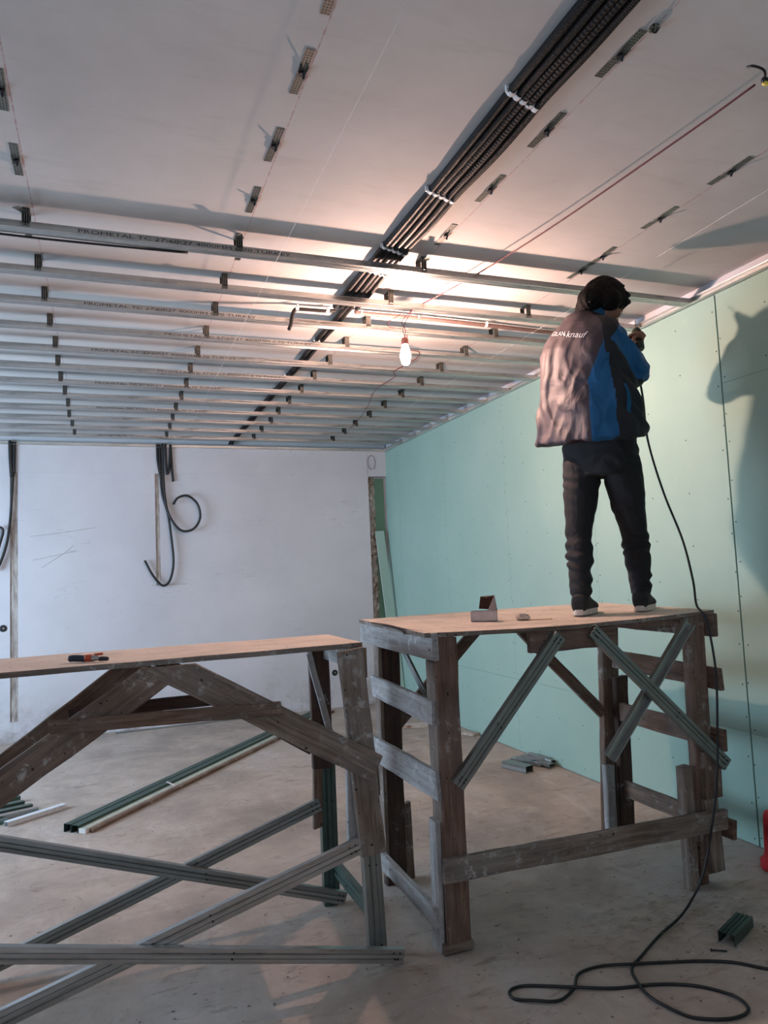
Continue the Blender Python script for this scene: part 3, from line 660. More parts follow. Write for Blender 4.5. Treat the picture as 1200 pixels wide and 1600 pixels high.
B('cleat', LT, (.90, 2.853, .40), (.905, 2.853, .75), .05, .03, NF, M['wood_grey'])
B('leg', LT, (-.62, 2.82, 0), (-.55, 2.825, 1.2), .10, .03, NF, M['wood_pale'])
B('leg', LT, (-.60, 3.33, 0), (-.55, 3.33, 1.2), .10, .03, NF, M['wood'])
B('brace', LT, (.15, 2.789, 1.225), (.985, 2.787, .735), .108, .03, NF, M['wood_pale'], zc=1.199)
B('brace', LT, (.235, 2.792, 1.2165), (-.62, 2.785, .66), .108, .03, NF, M['wood'], zc=1.199)
B('brace', LT, (.20, 3.30, 1.23), (-.58, 3.30, .665), .10, .03, NF, M['wood'], zc=1.199)
B('brace', LT, (.20, 3.30, 1.165), (.86, 3.30, .73), .07, .025, NF, M['wood_dark'])
B('tie', LT, (-.19, 2.757, 1.028), (.607, 2.757, 1.012), .045, .028, NF, M['wood'])
B('tie', LT, (-.15, 3.268, .985), (.50, 3.268, .990), .05, .028, NF, M['wood_dark'])
B('brace', LT, (.856, 3.298, 1.15), (.953, 3.298, .755), .028, .016, NF, M['wood_grey'])
B('apron', LT, (.958, 2.86, 1.155), (.958, 3.35, 1.155), .08, .025, PX, M['wood_grey'])
B('apron', LT, (-.60, 2.84, 1.155), (-.60, 3.34, 1.155), .08, .025, NX, M['wood'])
B('cleat', LT, (.978, 2.86, 1.08), (.978, 2.86, 1.2), .035, .018, PX, M['wood'])
B('cleat', LT, (1.015, 2.86, .62), (1.01, 2.86, .78), .03, .02, PX, M['wood'])
channel('brace', LT, (-.66, 2.757, .40), (1.05, 2.755, .03), .05, .025, NF, M['galv'], label='galvanized steel channel')
channel('brace', LT, (-.60, 2.785, .045), (.90, 2.785, .455), .058, .022, NF, M['galv'], label='galvanized steel channel')
channel('brace', LT, (-.62, 3.28, .595), (.99, 3.30, .045), .052, .025, NF, M['galv_worn'], label='galvanized steel channel')
channel('brace', LT, (-.55, 3.31, .02), (.895, 3.33, .465), .055, .02, NF, M['galv_worn'], label='galvanized steel channel')
channel('brace', LT, (.955, 2.87, .17), (.955, 3.35, .17), .07, .02, NX, M['galv_green'], label='steel channel joining the two right legs')

# ------------------------------------------------------------------ things on the trestles
bx = thing('screw_box', (1.665, 3.09, 1.258), 'small open carton box with raised lid on the right trestle', 'box')
mb = Matrix.Translation((1.66, 3.10, 1.256)) @ Matrix.Rotation(math.radians(-30), 4, 'Z') @ Matrix.Scale(1.22, 4)
bm = bmesh.new(); box(bm, (-.05, -.03, 0), (.05, .03, .002)); box(bm, (-.05, -.03, 0), (.05, -.0285, .038)); box(bm, (-.05, .0285, 0), (.05, .03, .038)); box(bm, (-.05, -.03, 0), (-.0485, .03, .038)); box(bm, (.0485, -.03, 0), (.05, .03, .038))
from_bm('carton', bm, M['card'], bx, mb)
bm = bmesh.new(); q = [(.05, -.03, .038), (.05, .03, .038), (.042, .034, .095), (.042, -.026, .095)]; vs = [bm.verts.new(p) for p in q]; bm.faces.new(vs)
q = [(.05, .03, .038), (-.02, .03, .045), (-.012, .036, .092), (.042, .034, .095)]; bm.faces.new([bm.verts.new(p) for p in q])
q = [(-.012, .036, .092), (.042, .034, .095), (.042, -.026, .095), (.01, -.01, .088)]; bm.faces.new([bm.verts.new(p) for p in q])
bmesh.ops.solidify(bm, geom=bm.faces[:], thickness=.0015); from_bm('lid', bm, [M['card_in']], bx, mb)
bm = bmesh.new(); q = [(.05, -.031, .038), (.015, -.031, .038), (.042, -.0275, .096), (.0435, -.0275, .096)]; bm.faces.new([bm.verts.new(p) for p in q]); q = [(.0512, -.03, .036), (.0512, .03, .036), (.0435, .034, .096), (.0435, -.0275, .096)]; bm.faces.new([bm.verts.new(p) for p in q]); bmesh.ops.solidify(bm, geom=bm.faces[:], thickness=.001)
from_bm('flap', bm, M['card'], bx, mb)
tp = thing('tape_measure', (1.83, 3.03, 1.257), 'pale tape measure with its blade pulled out on the plywood', 'tape measure')
mb = Matrix.Translation((1.83, 3.03, 1.249)) @ Matrix.Rotation(math.radians(-25), 4, 'Z')
bm = bmesh.new(); box(bm, (-.034, -.022, 0), (.03, .022, .03)); bmesh.ops.bevel(bm, geom=bm.edges[:], offset=.007, segments=2, affect='EDGES'); from_bm('case', bm, M['tape_body'], tp, mb, True)
bm = bmesh.new(); box(bm, (-.02, -.0225, .018), (.01, -.014, .034)); from_bm('thumb_lock', bm, M['card'], tp, mb)
bm = bmesh.new(); box(bm, (.03, -.008, .004), (.13, .008, .0055)); box(bm, (.129, -.009, -.001), (.1305, .009, .0065)); from_bm('blade', bm, M['tape_blade'], tp, mb)
pl = thing('pliers', (-.07, 2.93, 1.224), 'pliers with dark navy and orange grips on the left trestle plank', 'pliers')
def pt(a): return Vector((-.135+.128*a[0], 2.945-.06*a[0]+a[1], 1.223+a[2]))
tube('grip', [pt((0, 0, .014)), pt((.12, 0, .016)), pt((.28, 0, .015)), pt((.45, 0, .013))], lambda s_: .0125 if s_ > .12 else .009+.03*s_, M['navy'], pl, 10)
tube('grip_collar', [pt((.45, 0, .015)), pt((.63, 0, .015))], .0135, M['orange'], pl, 10, 3)
tube('grip', [pt((.68, .022, .024)), pt((.82, .024, .026)), pt((.9, .022, .026))], .0045, M['orange'], pl, 8, 3)
tube('pivot', [pt((.62, 0, .013)), pt((.72, 0, .014)), pt((.85, 0, .012))], lambda s_: .0125-.005*s_, M['steel'], pl, 8, 3)
tube('jaw', [pt((.82, 0, .011)), pt((.95, .0, .011)), pt((1.05, 0, .010))], lambda s_: .009-.002*s_, M['ink'], pl, 8, 3)

# ------------------------------------------------------------------ things on the floor
def stud(A, B, w, h, mat, label, grp, n=(0, 0, 1), ribs=2, name='steel_stud'):
    return channel(name, None, A, B, w, h, n, mat, ribs, .006, False, label, 'steel channel', grp)
dA, dB = Vector((-.27, 5.07, 0)), Vector((2.16, 8.02, 0)); dd = (dB-dA).normalized(); dn = Vector((dd.y, -dd.x, 0))
for k, (off, mt, h, lb) in enumerate(((.03, 'galv_green', .05, 'long steel stud on the floor, green reflection in its colour, outer left of the pair'), (.085, 'galv_green', .046, 'long steel stud on the floor, green reflection in its colour, beside the pale board strip'))):
    a = dA+dn*off+Vector((0, 0, h)); stud(a, dB+dn*off+Vector((0, 0, h)), .05, h-.002, M[mt], lb, 'long studs on the floor', ribs=2)
a = dA+dn*.142; slab_board('plasterboard_strip', a+Vector((0, 0, .03)), dB+dn*.142+Vector((0, 0, .03)), .05, .028, (0, 0, 1), [plain('pale_board_paper', srgb(176, 184, 172), .8), M['board_edge']], 'long pale board strip lying beside the long steel studs', 'plasterboard')
board('timber_lath', None, dA+dn*.185+Vector((.02, .02, .022)), dB+dn*.185+Vector((0, 0, .022)), .03, .022, (0, 0, 1), M['wood'], .002, 'long thin brown timber lath on the floor beside the board strip', None, 'lath')
board('wood_chip', None, (.39, 5.72, .055), (.44, 5.58, .055), .012, .006, (0, 0, 1), M['card'], .001, 'short pale splinter lying across the long studs', None, 'splinter')
stud((.06, 8.06, .012), (1.34, 8.11, .012), .03, .011, M['galv_worn'], 'thin dull metal strip on the floor along the back wall', 'metal strips', ribs=0, name='metal_strip')
stud((-.62, 5.36, .03), (-.29, 5.60, .03), .045, .028, plain('white_coated_steel', srgb(205, 210, 214), .5), 'short white strip on the floor at left edge beside dark offcuts', 'offcuts at the left edge', ribs=0, name='metal_offcut')
offs = [((-1.25, 5.62), (-.60, 5.93), .055, 'farthest dark channel offcut of the left-edge pile'), ((-1.22, 5.52), (-.56, 5.80), .05, 'second dark channel offcut of the left-edge pile from the back wall side'), ((-1.2, 5.42), (-.50, 5.70), .045, 'third dark channel offcut of the left-edge pile'), ((-1.15, 5.32), (-.46, 5.62), .04, 'pale dusty channel offcut nearest the white strip'), ((-1.25, 5.22), (-.62, 5.46), .035, 'nearest channel offcut of the left-edge pile')]
for k, (a, b, z, lb) in enumerate(offs):
    stud((a[0], a[1], z), (b[0], b[1], z-.012), .05, .026, M['galv_green' if k != 3 else 'galv_worn'], lb, 'offcuts at the left edge', ribs=2, name='metal_offcut')
stud((2.80, 5.02, .05), (2.87, 4.79, .05), .075, .048, M['galv_worn'], 'short channel offcut lying alone near the foot of the green wall', 'offcuts near the green wall', ribs=0, name='metal_offcut')
for k, (a, b, w, lb) in enumerate((((2.93, 5.14), (3.04, 4.88), .04, 'leftmost of the bunched grey offcuts by the green wall'), ((3.02, 5.12), (3.07, 4.80), .05, 'middle piece of the bunched grey offcuts by the green wall'), ((3.08, 5.12), (3.11, 4.84), .04, 'grey offcut tight against the green wall'), ((2.90, 5.02), (3.10, 4.92), .03, 'grey offcut lying across the bunch by the green wall'))):
    stud((*a, .03+.012*k), (*b, .025+.012*k), w, .024, M['galv_worn'], lb, 'offcuts near the green wall', n=(.2*(k-1), 0, 1), ribs=1, name='metal_offcut')
slab_board('board_offcut', (3.00, 6.28, .025), (3.10, 6.06, .025), .09, .022, (0, 0, 1), [M['mortar'], M['rubble']], 'small brownish plaster offcut on the floor behind the right trestle', 'offcut')
slab_board('board_offcut', (2.65, 6.75, .03), (3.05, 6.60, .03), .10, .028, (0, 0, 1), [M['card'], M['rubble']], 'pale broken board piece on the floor seen between the trestle rungs', 'offcut')
stud((2.24, 2.345, .045), (2.425, 2.43, .045), .062, .04, M['galv_green'], 'dark ribbed channel offcut on the floor at lower right', 'lower right offcuts', ribs=3, name='metal_offcut')
o = thing('screw', (2.18, 2.32, .0), 'small dark screw on the floor before the ribbed offcut', 'screw'); tube('shank', [(2.155, 2.335, .005), (2.20, 2.305, .005)], .003, M['screw'], o, 6, 2); tube('head', [(2.150, 2.338, .005), (2.155, 2.335, .005)], .006, M['screw'], o, 8, 2)
# red cloth bag at the right edge
rb = thing('red_bag', (3.03, 2.70, 0), 'red cloth bag slumped against the green wall at the right edge', 'bag')
bm = bmesh.new(); seg, rgs = 28, 16; rings = []
for j_ in range(rgs+1):
    h = j_/rgs; rad = .085*(1-.16*h)+.022*math.exp(-((h-.05)/.07)**2); rad *= (1 if h < .9 else math.sqrt(max(0.02, 1-((h-.9)/.1)**2)))
    rings.append([bm.verts.new((math.cos(a)*rad*(1+.10*math.sin(5*a+h*3)), math.sin(a)*rad*1.1*(1+.08*math.sin(4*a+1)), .012+.27*h)) for a in [2*math.pi*k/seg for k in range(seg)]])
for a, b in zip(rings, rings[1:]):
    for k in range(seg): bm.faces.new((a[k], a[(k+1) % seg], b[(k+1) % seg], b[k]))
bm.faces.new(rings[-1]); bm.faces.new(rings[0][::-1]); from_bm('bag_body', bm, M['red'], rb, Matrix.Translation((3.012, 2.745, 0)), True)
lathe('bag_base', [(.07, 0), (.078, .006), (.076, .016)], M['black'], rb, (3.012, 2.745, 0)); tube('bag_loop', [(2.99, 2.745, .28), (2.995, 2.75, .31), (3.03, 2.75, .315), (3.04, 2.745, .28)], .006, M['red'], rb)
# scattered crumbs and shavings
bm = bmesh.new()
def crumb(x, y, s, flat_=.5):
    m_ = Matrix.Translation((x, y, s*flat_*.4)) @ Matrix.Rotation(R.uniform(0, 6.3), 4, 'Z') @ Matrix.Diagonal((s*R.uniform(.7, 1.6), s, s*flat_, 1))
    bmesh.ops.create_icosphere(bm, subdivisions=1, radius=.5, matrix=m_)
for k in range(260):
    x, y = R.uniform(-1, 3.05), R.uniform(1.6, 7.9); crumb(x, y, R.uniform(.004, .011))
for k in range(150): crumb(R.gauss(2.3, .35), R.gauss(2.45, .2), R.uniform(.003, .008))
tag(from_bm('plaster_crumbs', bm, plain('plaster_crumbs', srgb(150, 138, 126), .9)), 'scattered plaster crumbs over the concrete floor', 'debris', kind='stuff')
bm = bmesh.new()
for k in range(330):
    x, y = (R.gauss(2.15, .2), R.gauss(2.62, .13)) if k % 3 else (R.gauss(2.5, .16), R.gauss(2.5, .1)); a = R.uniform(-.9, .3); l_ = R.uniform(.02, .06)
    p0 = Vector((x, y, .002)); d_ = Vector((math.cos(a), math.sin(a), 0))*l_
    tube_bm(bm, [p0, p0+d_*.5+Vector((0, 0, R.uniform(.002, .009))), p0+d_+Vector((0, R.uniform(-.008, .008), .002))], .0011, 3)
tag(from_bm('wood_shavings', bm, plain('wood_shavings', srgb(150, 140, 120), .9)), 'patch of thin wood shavings on the floor below the right trestle', 'debris', kind='stuff')

# ------------------------------------------------------------------ the worker
S_, D_, C_ = Vector((.79, -.613, 0)), Vector((.613, .79, 0)), Vector((2.36, 3.06, 0))
def P(s, d, z): return C_ + S_*s + D_*d + Vector((0, 0, z))
def basis(deg):   # facing angle measured clockwise from the direction away from the camera
    a = math.radians(deg); return (S_*math.sin(a)+D_*math.cos(a)).normalized(), (S_*math.cos(a)-D_*math.sin(a)).normalized()
def sph(bm, c, r, sc=(1, 1, 1), rot=None):
    m_ = Matrix.Translation(c) @ (rot.to_4x4() if rot is not None else Matrix()) @ Matrix.Diagonal((*sc, 1)); bmesh.ops.create_uvsphere(bm, u_segments=20, v_segments=12, radius=r, matrix=m_)
def cap(bm, a, b, ra, rb):
    a = Vector(a); b = Vector(b); d = b-a; L = d.length
    tube_bm(bm, [a, b], (lambda t_: ra+(rb-ra)*t_), 16); sph(bm, a, ra); sph(bm, b, rb)
def chain(bm, pts):
    for (a, ra), (b, rb_) in zip(pts, pts[1:]): cap(bm, a, b, ra, rb_)
def loft(bm, secs, seg=40):
    rings = []
    for c, ax, bx_, a, b, e in secs:
        ring = []
        for k in range(seg):
            t_ = 2*math.pi*k/seg; ct, st = math.cos(t_), math.sin(t_)
            ring.append(bm.verts.new(c+ax*(a*math.copysign(abs(ct)**(2/e), ct))+bx_*(b*math.copysign(abs(st)**(2/e), st))))
        rings.append(ring)
    for a, b in zip(rings, rings[1:]):
        for k in range(seg): bm.faces.new((a[k], a[(k+1) % seg], b[(k+1) % seg], b[k]))
    bm.faces.new(rings[0][::-1]); bm.faces.new(rings[-1])
def remesh(bm, name, voxel, smooth=3):
    bmesh.ops.recalc_face_normals(bm, faces=bm.faces[:])
    me = bpy.data.meshes.new(name); bm.to_mesh(me); bm.free(); ob = bpy.data.objects.new(name, me); COL.objects.link(ob)
    md = ob.modifiers.new('r', 'REMESH'); md.mode = 'VOXEL'; md.voxel_size = voxel; md.use_smooth_shade = True
    if smooth: s2 = ob.modifiers.new('s', 'SMOOTH'); s2.iterations = smooth; s2.factor = .5
    dg = bpy.context.evaluated_depsgraph_get(); out = bpy.data.meshes.new_from_object(ob.evaluated_get(dg)); bpy.data.objects.remove(ob)
    for p in out.polygons: p.use_smooth = True
    return out
def wrinkle(me, fn):
    nrm = [v.normal.copy() for v in me.vertices]
    for v, n_ in zip(me.vertices, nrm): v.co += n_*fn(v.co)
MAN = thing('person', P(0, 0, 1.256), 'person in blue and charcoal jacket and black trousers, reaching up on the right trestle', 'person')
F1, R1 = basis(24); F2, R2 = basis(42)
hipL, hipR = P(-.10, .0, 1.99), P(.09, -.02, 1.98)
kneeL, kneeR = P(-.137, -.04, 1.635), P(.135, .07, 1.61)
ankL, ankR = P(-.140, -.13, 1.36), P(.146, .075, 1.36)
shR, shL = P(.05, -.19, 2.62), P(-.165, .11, 2.64)
elR, elL = P(.186, -.05, 2.45), P(.06, .30, 2.52)
wrR, wrL = P(.182, .10, 2.59), P(.150, .24, 2.65)
haR, haL = P(.184, .14, 2.645), P(.185, .20, 2.70)
headc = P(.070, -.06, 2.815)
hf = (F2*.72+R2*.12+Vector((0, 0, -.62))).normalized(); hr_ = hf.cross(Vector((0, 0, 1))).normalized(); hu = hr_.cross(hf).normalized()
HR = Matrix((hr_, hf, hu)).transposed()
def H(x, y, z): return headc+hr_*x+hf*y+hu*z
bm = bmesh.new()
# head
sph(bm, H(0, -.012, .012), .088, (.86, 1.06, .98), HR); sph(bm, H(0, .035, -.035), .066, (.92, .95, 1.1), HR); sph(bm, H(0, .052, -.085), .044, (.95, .85, .8), HR)
cap(bm, H(0, .088, -.008), H(0, .108, -.042), .009, .013); sph(bm, H(0, .093, -.045), .016, (1, .7, .6), HR); sph(bm, H(0, .088, -.070), .018, (1.2, .5, .35), HR); sph(bm, H(0, .087, -.079), .017, (1.1, .5, .35), HR)
for s in (-1, 1):
    sph(bm, H(s*.030, .078, .004), .018, (1.2, .6, .5), HR); sph(bm, H(s*.079, -.008, -.025), .022, (.28, .75, 1.25), HR); sph(bm, H(s*.045, .06, -.04), .026, (1, 1, 1), HR)
chain(bm, [(P(-.045, -.05, 2.68), .062), (P(-.01, -.05, 2.77), .058), (H(0, -.02, -.03), .06)])
# trunk (slim, under the clothes)
loft(bm, [(P(0, 0, 1.97), R1, F1, .13, .085, 2.2), (P(0, 0, 2.02), R1, F1, .155, .10, 2.2), (P(-.03, 0, 2.2), R2, F2, .15, .10, 2.2), (P(-.055, -.03, 2.42), R2, F2, .16, .10, 2.2), (P(-.06, -.05, 2.60), R2, F2, .16, .09, 2.2), (P(-.05, -.05, 2.69), R2, F2, .10, .07, 2.2)])
for h_, k_, a_ in ((hipL, kneeL, ankL), (hipR, kneeR, ankR)):
    chain(bm, [(h_, .075), (k_, .048), (k_.lerp(a_, .3), .05), (a_, .033)]); cap(bm, a_, a_+F1*.03+Vector((0, 0, -.06)), .03, .028); cap(bm, a_+Vector((0, 0, -.065)), a_+F1*.10+Vector((0, 0, -.075)), .026, .020)
for s_, e_, w_ in ((shR, elR, wrR), (shL, elL, wrL)): chain(bm, [(s_, .05), (e_, .036), (e_.lerp(w_, .3), .036), (w_, .026)])
# hands: palm, four bent fingers, thumb
def hand(w, h, palm_n, curl, side):
    d = (h-w).normalized(); n_ = (palm_n-d*palm_n.dot(d)).normalized(); x = d.cross(n_)*side
    rot = Matrix((x, d, n_)).transposed(); sph(bm, w+d*.05, .045, (.9, 1.0, .36), rot); cap(bm, w, w+d*.03, .025, .028)
    for i, (o_, l_) in enumerate(((-.030, .84), (-.010, .98), (.011, 1.0), (.031, .92))):
        a0 = w+d*.085+x*o_*1.0; ang = curl; p = a0-d*.03; pts = [(p, .0095), (a0, .0095)]; cur = a0
        for seg_l in (.038, .025, .02):
            dr = (d*math.cos(ang)+n_*math.sin(ang)).normalized(); cur = cur+dr*seg_l*l_; pts.append((cur, .0092-.0008*len(pts)*.5)); ang += curl*.9
        chain(bm, pts)
    b0 = w+d*.025+x*.03; b1 = b0+(x*.75+d*.6+n_*.35).normalized()*.045; b2 = b1+(d*.75+n_*.75-x*.1).normalized()*.032; b3 = b2+(d*.5+n_*.8-x*.4).normalized()*.022
    chain(bm, [(b0, .014), (b1, .0105), (b2, .0098), (b3, .0082)])
grip = P(.222, .20, 2.69)
hand(wrR, haR, (grip-wrR), .75, 1); hand(wrL, haL, (grip-haL)+Vector((0, 0, -.02)), .7, -1)
me = remesh(bm, 'body', .0048, 4); me.materials.clear(); me.materials.append(M['skin'])
put_child(bpy.data.objects.new('body', me), MAN)
for s in (-1, 1):
    o = from_bm('eye', (lambda b: (bmesh.ops.create_uvsphere(b, u_segments=12, v_segments=8, radius=.0115), b)[1])(bmesh.new()), plain('eye_white', (.6, .58, .55, 1), .2), MAN, Matrix.Translation(H(s*.031, .083, -.006)), True)
# hair
bm = bmesh.new()
sph(bm, H(0, -.022, .028), .099, (.90, 1.08, 1.0), HR); sph(bm, H(0, -.062, -.02), .074, (.95, .8, 1.15), HR); sph(bm, H(0, .045, .062), .058, (1.15, .95, .62), HR)
sph(bm, H(0, -.068, -.065), .05, (1.05, .6, .9), HR); cap(bm, H(.01, .062, .070), H(-.02, .062, .070), .034, .034)
for s in (-1, 1): cap(bm, H(s*.070, -.005, .02), H(s*.074, .004, -.018), .020, .010)
chain(bm, [(H(0, -.05, .0), .088), (H(0, -.072, -.055), .068), (P(-.04, -.07, 2.765), .052)])
for s in (-1, 1): sph(bm, H(s*.052, -.015, -.012), .050, (1, 1.25, 1.25), HR); cap(bm, H(s*.066, .005, -.02), H(s*.070, .002, -.05), .020, .010)
cap(bm, H(.0, .055, .080), H(.0, .098, .108), .036, .016)
for k in range(34):
    x = R.uniform(-.06, .06); y0 = R.uniform(-.04, .06); cap(bm, H(x, y0, .085), H(x*1.2+R.uniform(-.015, .015), y0+.022, .100), .014, .005)
for k in range(22):
    x = R.uniform(-.055, .055); cap(bm, H(x, -.075, -.07), H(x*1.05, -.085, -.105+R.uniform(-.012, .006)), .014, .005)
me = remesh(bm, 'hair', .005, 2)
wrinkle(me, lambda p: .004*noise.noise(Vector((p.dot(hr_)*70, p.dot(hf)*14, p.dot(hu)*14))))
me.materials.clear(); me.materials.append(M['hair']); put_child(bpy.data.objects.new('hair', me), MAN)
# trousers
bm = bmesh.new(); rk = lambda a, b, t_: a.lerp(b, t_)
loft(bm, [(P(-.005, 0, 1.94), R1, F1, .165, .125, 2.4), (P(-.005, 0, 2.0), R1, F1, .19, .135, 2.4), (P(-.008, 0, 2.09), R1, F1, .19, .13, 2.4), (P(-.015, 0, 2.2), R1, F1, .18, .12, 2.4)])
for h_, k_, a_, hem_ in ((hipL, kneeL, ankL, Vector((0, 0, -.0))), (hipR, kneeR, ankR, Vector((0, 0, 0)))):
    chain(bm, [(h_+Vector((0, 0, .0)), .098), (rk(h_, k_, .35), .090), (rk(h_, k_, .8), .070), (k_, .067), (rk(k_, a_, .3), .066), (rk(k_, a_, .62), .059), (rk(k_, a_, .9), .054), (a_+Vector((0, 0, .005)), .052)])
me = remesh(bm, 'trousers', .0075, 5)
def tw(p):
    low = max(0, min(1, (1.72-p.z)/.12))+max(0, min(1, (p.z-1.86)/.1))*.5; w = .0035+.006*low
    return w*math.sin(p.z*88+noise.noise(p*7)*7+p.x*25)*(.4+noise.noise(p*11))+.005*noise.noise(p*9)
wrinkle(me, tw); me.materials.clear(); me.materials.append(M['trousers']); put_child(bpy.data.objects.new('trousers', me), MAN)
# jacket
bm = bmesh.new(); tc = lambda z: P(-.052+.01*(z-2.2), -.01-.06*max(0, min(1, (z-2.1)/.5)), z)
prof = [(2.125, .305, .215), (2.13, .312, .222), (2.2, .300, .215), (2.35, .278, .205), (2.5, .262, .195), (2.58, .248, .182), (2.65, .22, .16), (2.70, .17, .132), (2.735, .12, .10), (2.765, .085, .08)]
loft(bm, [(tc(z)+Vector((0, 0, 0)), R2, F2, a*.93, b*.95, 2.5) for z, a, b in prof], 56)
chain(bm, [(shR+R2*-.02, .095), (shR.lerp(elR, .5), .083), (elR, .070), (elR.lerp(wrR, .4), .062), (elR.lerp(wrR, .8), .047)])
chain(bm, [(shL+R2*.02, .092), (shL.lerp(elL, .5), .078), (elL, .066), (elL.lerp(wrL, .4), .058), (elL.lerp(wrL, .85), .045)])
cap(bm, tc(2.65)+R2*.08, shR, .075, .085); cap(bm, tc(2.65)-R2*.08, shL, .075, .085)
me = remesh(bm, 'jacket', .0065, 5)
for v in me.vertices:
    q = v.co-tc(v.co.z); v.co.z += .14*q.dot(D_)*max(0, min(1, (2.5-v.co.z)/.2))
def jw(p):
    q = p-tc(p.z); lat, fwd = q.dot(R2), q.dot(F2)
    s0 = math.sin(lat*34+p.z*7+noise.noise(p*4)*7); fold = (abs(s0)**.6*math.copysign(1, s0))*.0085+.0045*(1-abs(noise.noise(Vector((lat*16, p.z*7, 4)))*3))
    fold = fold*max(0, min(1, (2.68-p.z)/.25))
    arm = max(0, min(1, (q.dot(S_)-.14)/.05)); fold += arm*.006*math.sin((p.z*60+p.x*50)+noise.noise(p*9)*4)
    return fold*.9+.007*noise.noise(p*7)+.004*noise.noise(p*18)
wrinkle(me, jw)
me.materials.clear()
for k in ('vest', 'vest_dark', 'blue', 'blue_light'): me.materials.append(M[k])
def seg_d(p, a, b):
    t_ = max(0, min(1, (p-a).dot(b-a)/(b-a).length_squared)); return (p-(a+(b-a)*t_)).length, t_
for f in me.polygons:
    p = f.center; q = p-tc(p.z); th = math.degrees(math.atan2(q.dot(R2), -q.dot(F2))); ath = abs(th)
    mi = 0
    lo = 45 + max(0, (p.z-2.38))*110; hi = 72 - max(0, p.z-2.3)*10
    if ath > min(lo, hi): mi = 2 if ath < hi else 1
    if ath > 100: mi = 1
    if p.z > 2.50 and ath > 66: mi = 1
    if th < 0: mi = 0 if ath < 110 else 1
    for a, b, c_ in ((shR, elR, wrR), (shL, elL, wrL)):
        d1, t1 = seg_d(p, a, b); d2, t2 = seg_d(p, b, c_)
        if (t1 > .02 and d1 < .11 and (abs(q.dot(R2)) > .16 or t1 > .5)) or (d2 < .085 and t2 > .02):
            ax = (b-a).normalized() if d1 < d2 else (c_-b).normalized(); o_ = p-(a+(b-a)*t1 if d1 < d2 else b+(c_-b)*t2)
            mi = 2 if o_.z > -.050 else 1
    f.material_index = mi
JK = put_child(bpy.data.objects.new('jacket', me), MAN)
bvh = BVHTree.FromPolygons([v.co.copy() for v in me.vertices], [tuple(p.vertices) for p in me.polygons])
# collar
bm = bmesh.new(); rings = []
for j_ in range(4):
    z = 2.725+.022*j_; rr = 1.0-.05*j_; rings.append([bm.verts.new(P(-.03+.012*j_, -.055, z)+R2*(.105*rr*math.cos(a))+F2*(.098*rr*math.sin(a)+.004*j_)+Vector((0, 0, -.035*(.5+.5*math.sin(a))))) for a in [2*math.pi*k/36 for k in range(36)]])
for a, b in zip(rings, rings[1:]):
    for k in range(36): bm.faces.new((a[k], a[(k+1) % 36], b[(k+1) % 36], b[k]))
bmesh.ops.solidify(bm, geom=bm.faces[:], thickness=.012); from_bm('collar', bm, M['blue_light'], JK, None, True)
# pocket zip and hem on the side that shows
def on_jacket(lat, z, lift=.003, fwd_dir=None):
    o_ = tc(z)+R2*lat-F2*.6; h_ = bvh.ray_cast(o_, F2); return h_[0]-F2*lift if h_[0] is not None else None
bm = bmesh.new(); qs = []
for z in [2.21+.012*k for k in range(13)]:
    row = []
    for dth in (0, 5.5):
        th = math.radians(83+dth); dr = (R2*math.sin(th)-F2*math.cos(th)); h_ = bvh.ray_cast(tc(z)+dr*.6, -dr); row.append(bm.verts.new(h_[0]+dr*.003))
    qs.append(row)
for a, b in zip(qs, qs[1:]): bm.faces.new((a[0], a[1], b[1], b[0]))
bmesh.ops.solidify(bm, geom=bm.faces[:], thickness=.002); from_bm('pocket_zip', bm, M['blue_light'], JK)
# lettering on the back, laid on the cloth
def back_text(body, size, lat0, z0, mat, stretch=1.0, shear=0, slope=-.30):
    tmesh = text_mesh(body, size, 'back_lettering', mat, 'LEFT', shear)
    b2 = bmesh.new(); b2.from_mesh(tmesh); bmesh.ops.triangulate(b2, faces=b2.faces[:]); bmesh.ops.subdivide_edges(b2, edges=[e for e in b2.edges if e.calc_length() > .008], cuts=1)
    for v in b2.verts:
        x, y = v.co.x*stretch, v.co.y; h_ = on_jacket(lat0+x, z0+y+slope*x, .0035); v.co = h_ if h_ is not None else tc(z0)-F2*.2
    return from_bm('back_lettering', b2, mat, JK)
M['print'] = plain('white_print', (.8, .78, .78, 1), .6)
back_text('GILAN', .034, -.082, 2.662, M['print'], 1.12)
back_text('&', .022, .018, 2.63, M['print'], 1.2)
back_text('knauf', .046, .038, 2.618, M['print'], 1.05, .35)
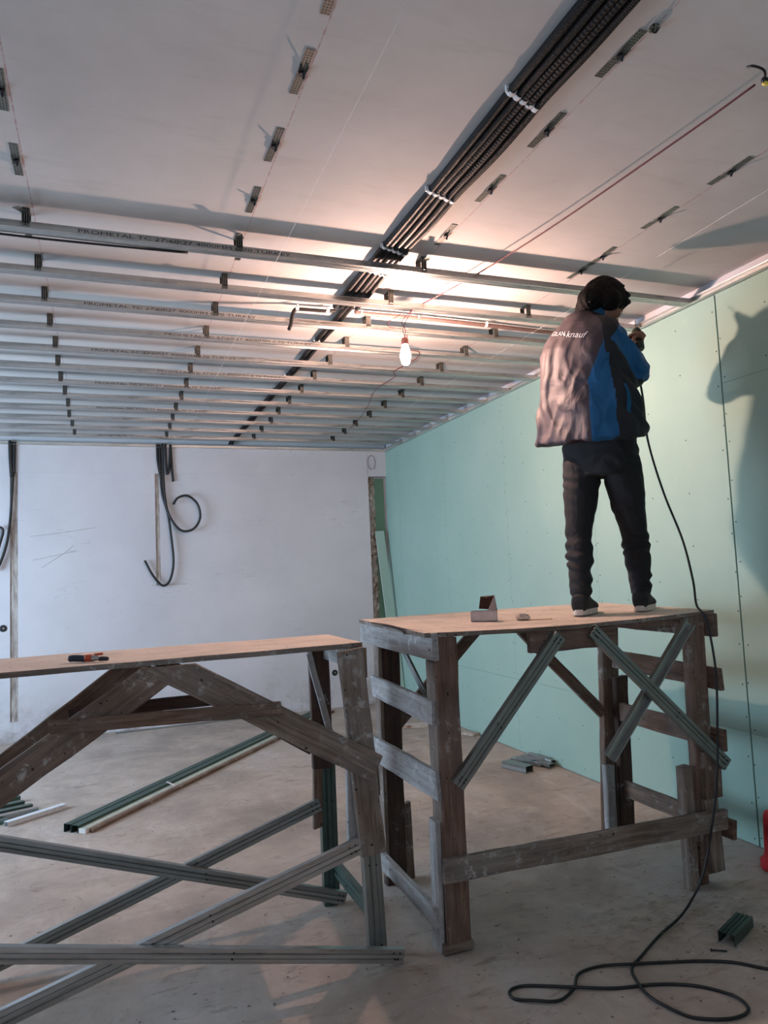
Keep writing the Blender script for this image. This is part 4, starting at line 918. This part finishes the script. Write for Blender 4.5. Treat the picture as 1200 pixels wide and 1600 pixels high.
# shoes
for a_, nm_ in ((ankL, 'shoe'), (ankR, 'shoe')):
    g = Vector((a_.x, a_.y, 1.258)) ; f_, r_ = basis(10)
    bm = bmesh.new(); secs = []
    for y, hw, h0, h1 in ((-.075, .022, .0, .055), (-.068, .036, .0, .085), (-.03, .043, .0, .098), (.02, .044, 0, .095), (.07, .046, 0, .072), (.12, .052, 0, .054), (.16, .050, 0, .044), (.19, .036, 0, .034), (.202, .014, 0, .024)):
        secs.append((g+f_*y+Vector((0, 0, .02+(h1-.02)/2)), r_, Vector((0, 0, 1)), hw, (h1-.0)/2, 2.6))
    loft(bm, secs, 24); me = remesh(bm, 'shoe', .005, 4); me.materials.clear(); me.materials.append(M['shoe']); sh = put_child(bpy.data.objects.new('shoe', me), MAN)
    bm = bmesh.new(); outl = []
    for k in range(40):
        t_ = 2*math.pi*k/40; y = .065+.146*math.sin(t_); w_ = .050*math.copysign(abs(math.cos(t_))**.75, math.cos(t_))*(1.06 if y > .09 else .93); outl.append((w_, y))
    lo_ = [bm.verts.new(g+r_*w_+f_*y) for w_, y in outl]; hi_ = [bm.verts.new(g+r_*w_*1.02+f_*y*1.005+Vector((0, 0, .026))) for w_, y in outl]
    bm.faces.new(lo_[::-1]); bm.faces.new(hi_)
    for k in range(40): bm.faces.new((lo_[k], lo_[(k+1) % 40], hi_[(k+1) % 40], hi_[k]))
    bmesh.ops.recalc_face_normals(bm, faces=bm.faces[:]); from_bm('sole', bm, M['sole'], sh)
# drill in his hands and its long cable
dr = thing('power_drill', grip, 'dark corded power drill held up in both hands by the worker', 'drill')
dir_ = (Vector((.30, .40, .80))).normalized()
tube('drill_body', [grip-dir_*.08, grip-dir_*.04, grip+dir_*.03, grip+dir_*.06], lambda s_: .030 if s_ < .6 else .030-.02*(s_-.6), M['drill'], dr, 14, 4)
tube('chuck', [grip+dir_*.06, grip+dir_*.095], lambda s_: .018-.006*s_, M['steel'], dr, 12, 2); tube('bit', [grip+dir_*.095, grip+dir_*.14], .003, M['steel'], dr, 8, 2)
tube('drill_handle', [grip-dir_*.03, grip-dir_*.035+Vector((-.01, -.0, -.06)), grip-dir_*.04+Vector((-.015, -.0, -.115))], .018, M['drill'], dr, 10, 4)
dc = [grip-dir_*.04+Vector((-.015, 0, -.11)), P(.215, .13, 2.50), P(.215, .06, 2.40), P(.221, .05, 2.31), (2.625, 3.02, 2.12), (2.655, 2.97, 1.85), (2.69, 2.90, 1.60), (2.66, 2.82, 1.40), (2.6, 2.745, 1.285), (2.598, 2.69, 1.22), (2.60, 2.66, 1.0), (2.585, 2.66, .75), (2.555, 2.66, .5), (2.50, 2.67, .25), (2.44, 2.67, .10), (2.36, 2.66, .02)]
CORD_FLOOR = FLOORPTS = [(2.22, 2.58), (2.06, 2.51), (1.89, 2.415), (1.80, 2.36), (1.76, 2.29), (1.73, 2.18), (1.76, 2.07), (1.80, 2.02), (1.89, 1.98), (1.97, 1.99), (1.99, 2.05), (1.96, 2.13), (1.90, 2.19), (1.80, 2.24), (1.66, 2.28), (1.53, 2.34), (1.40, 2.42), (1.34, 2.43), (1.31, 2.41), (1.31, 2.37), (1.36, 2.33), (1.44, 2.30), (1.53, 2.34), (1.60, 2.41), (1.70, 2.42), (1.80, 2.38), (1.92, 2.345), (2.06, 2.29), (2.16, 2.23), (2.24, 2.14), (2.4, 2.0)]
dc += [(x, y, .006 if i % 5 else .010) for i, (x, y) in enumerate(FLOORPTS)]
tube('power_cable', dc, .0055, M['black'], None, 8, 8, False, 'long black power cable hanging from the drill over the trestle and looping on the floor', 'cable')
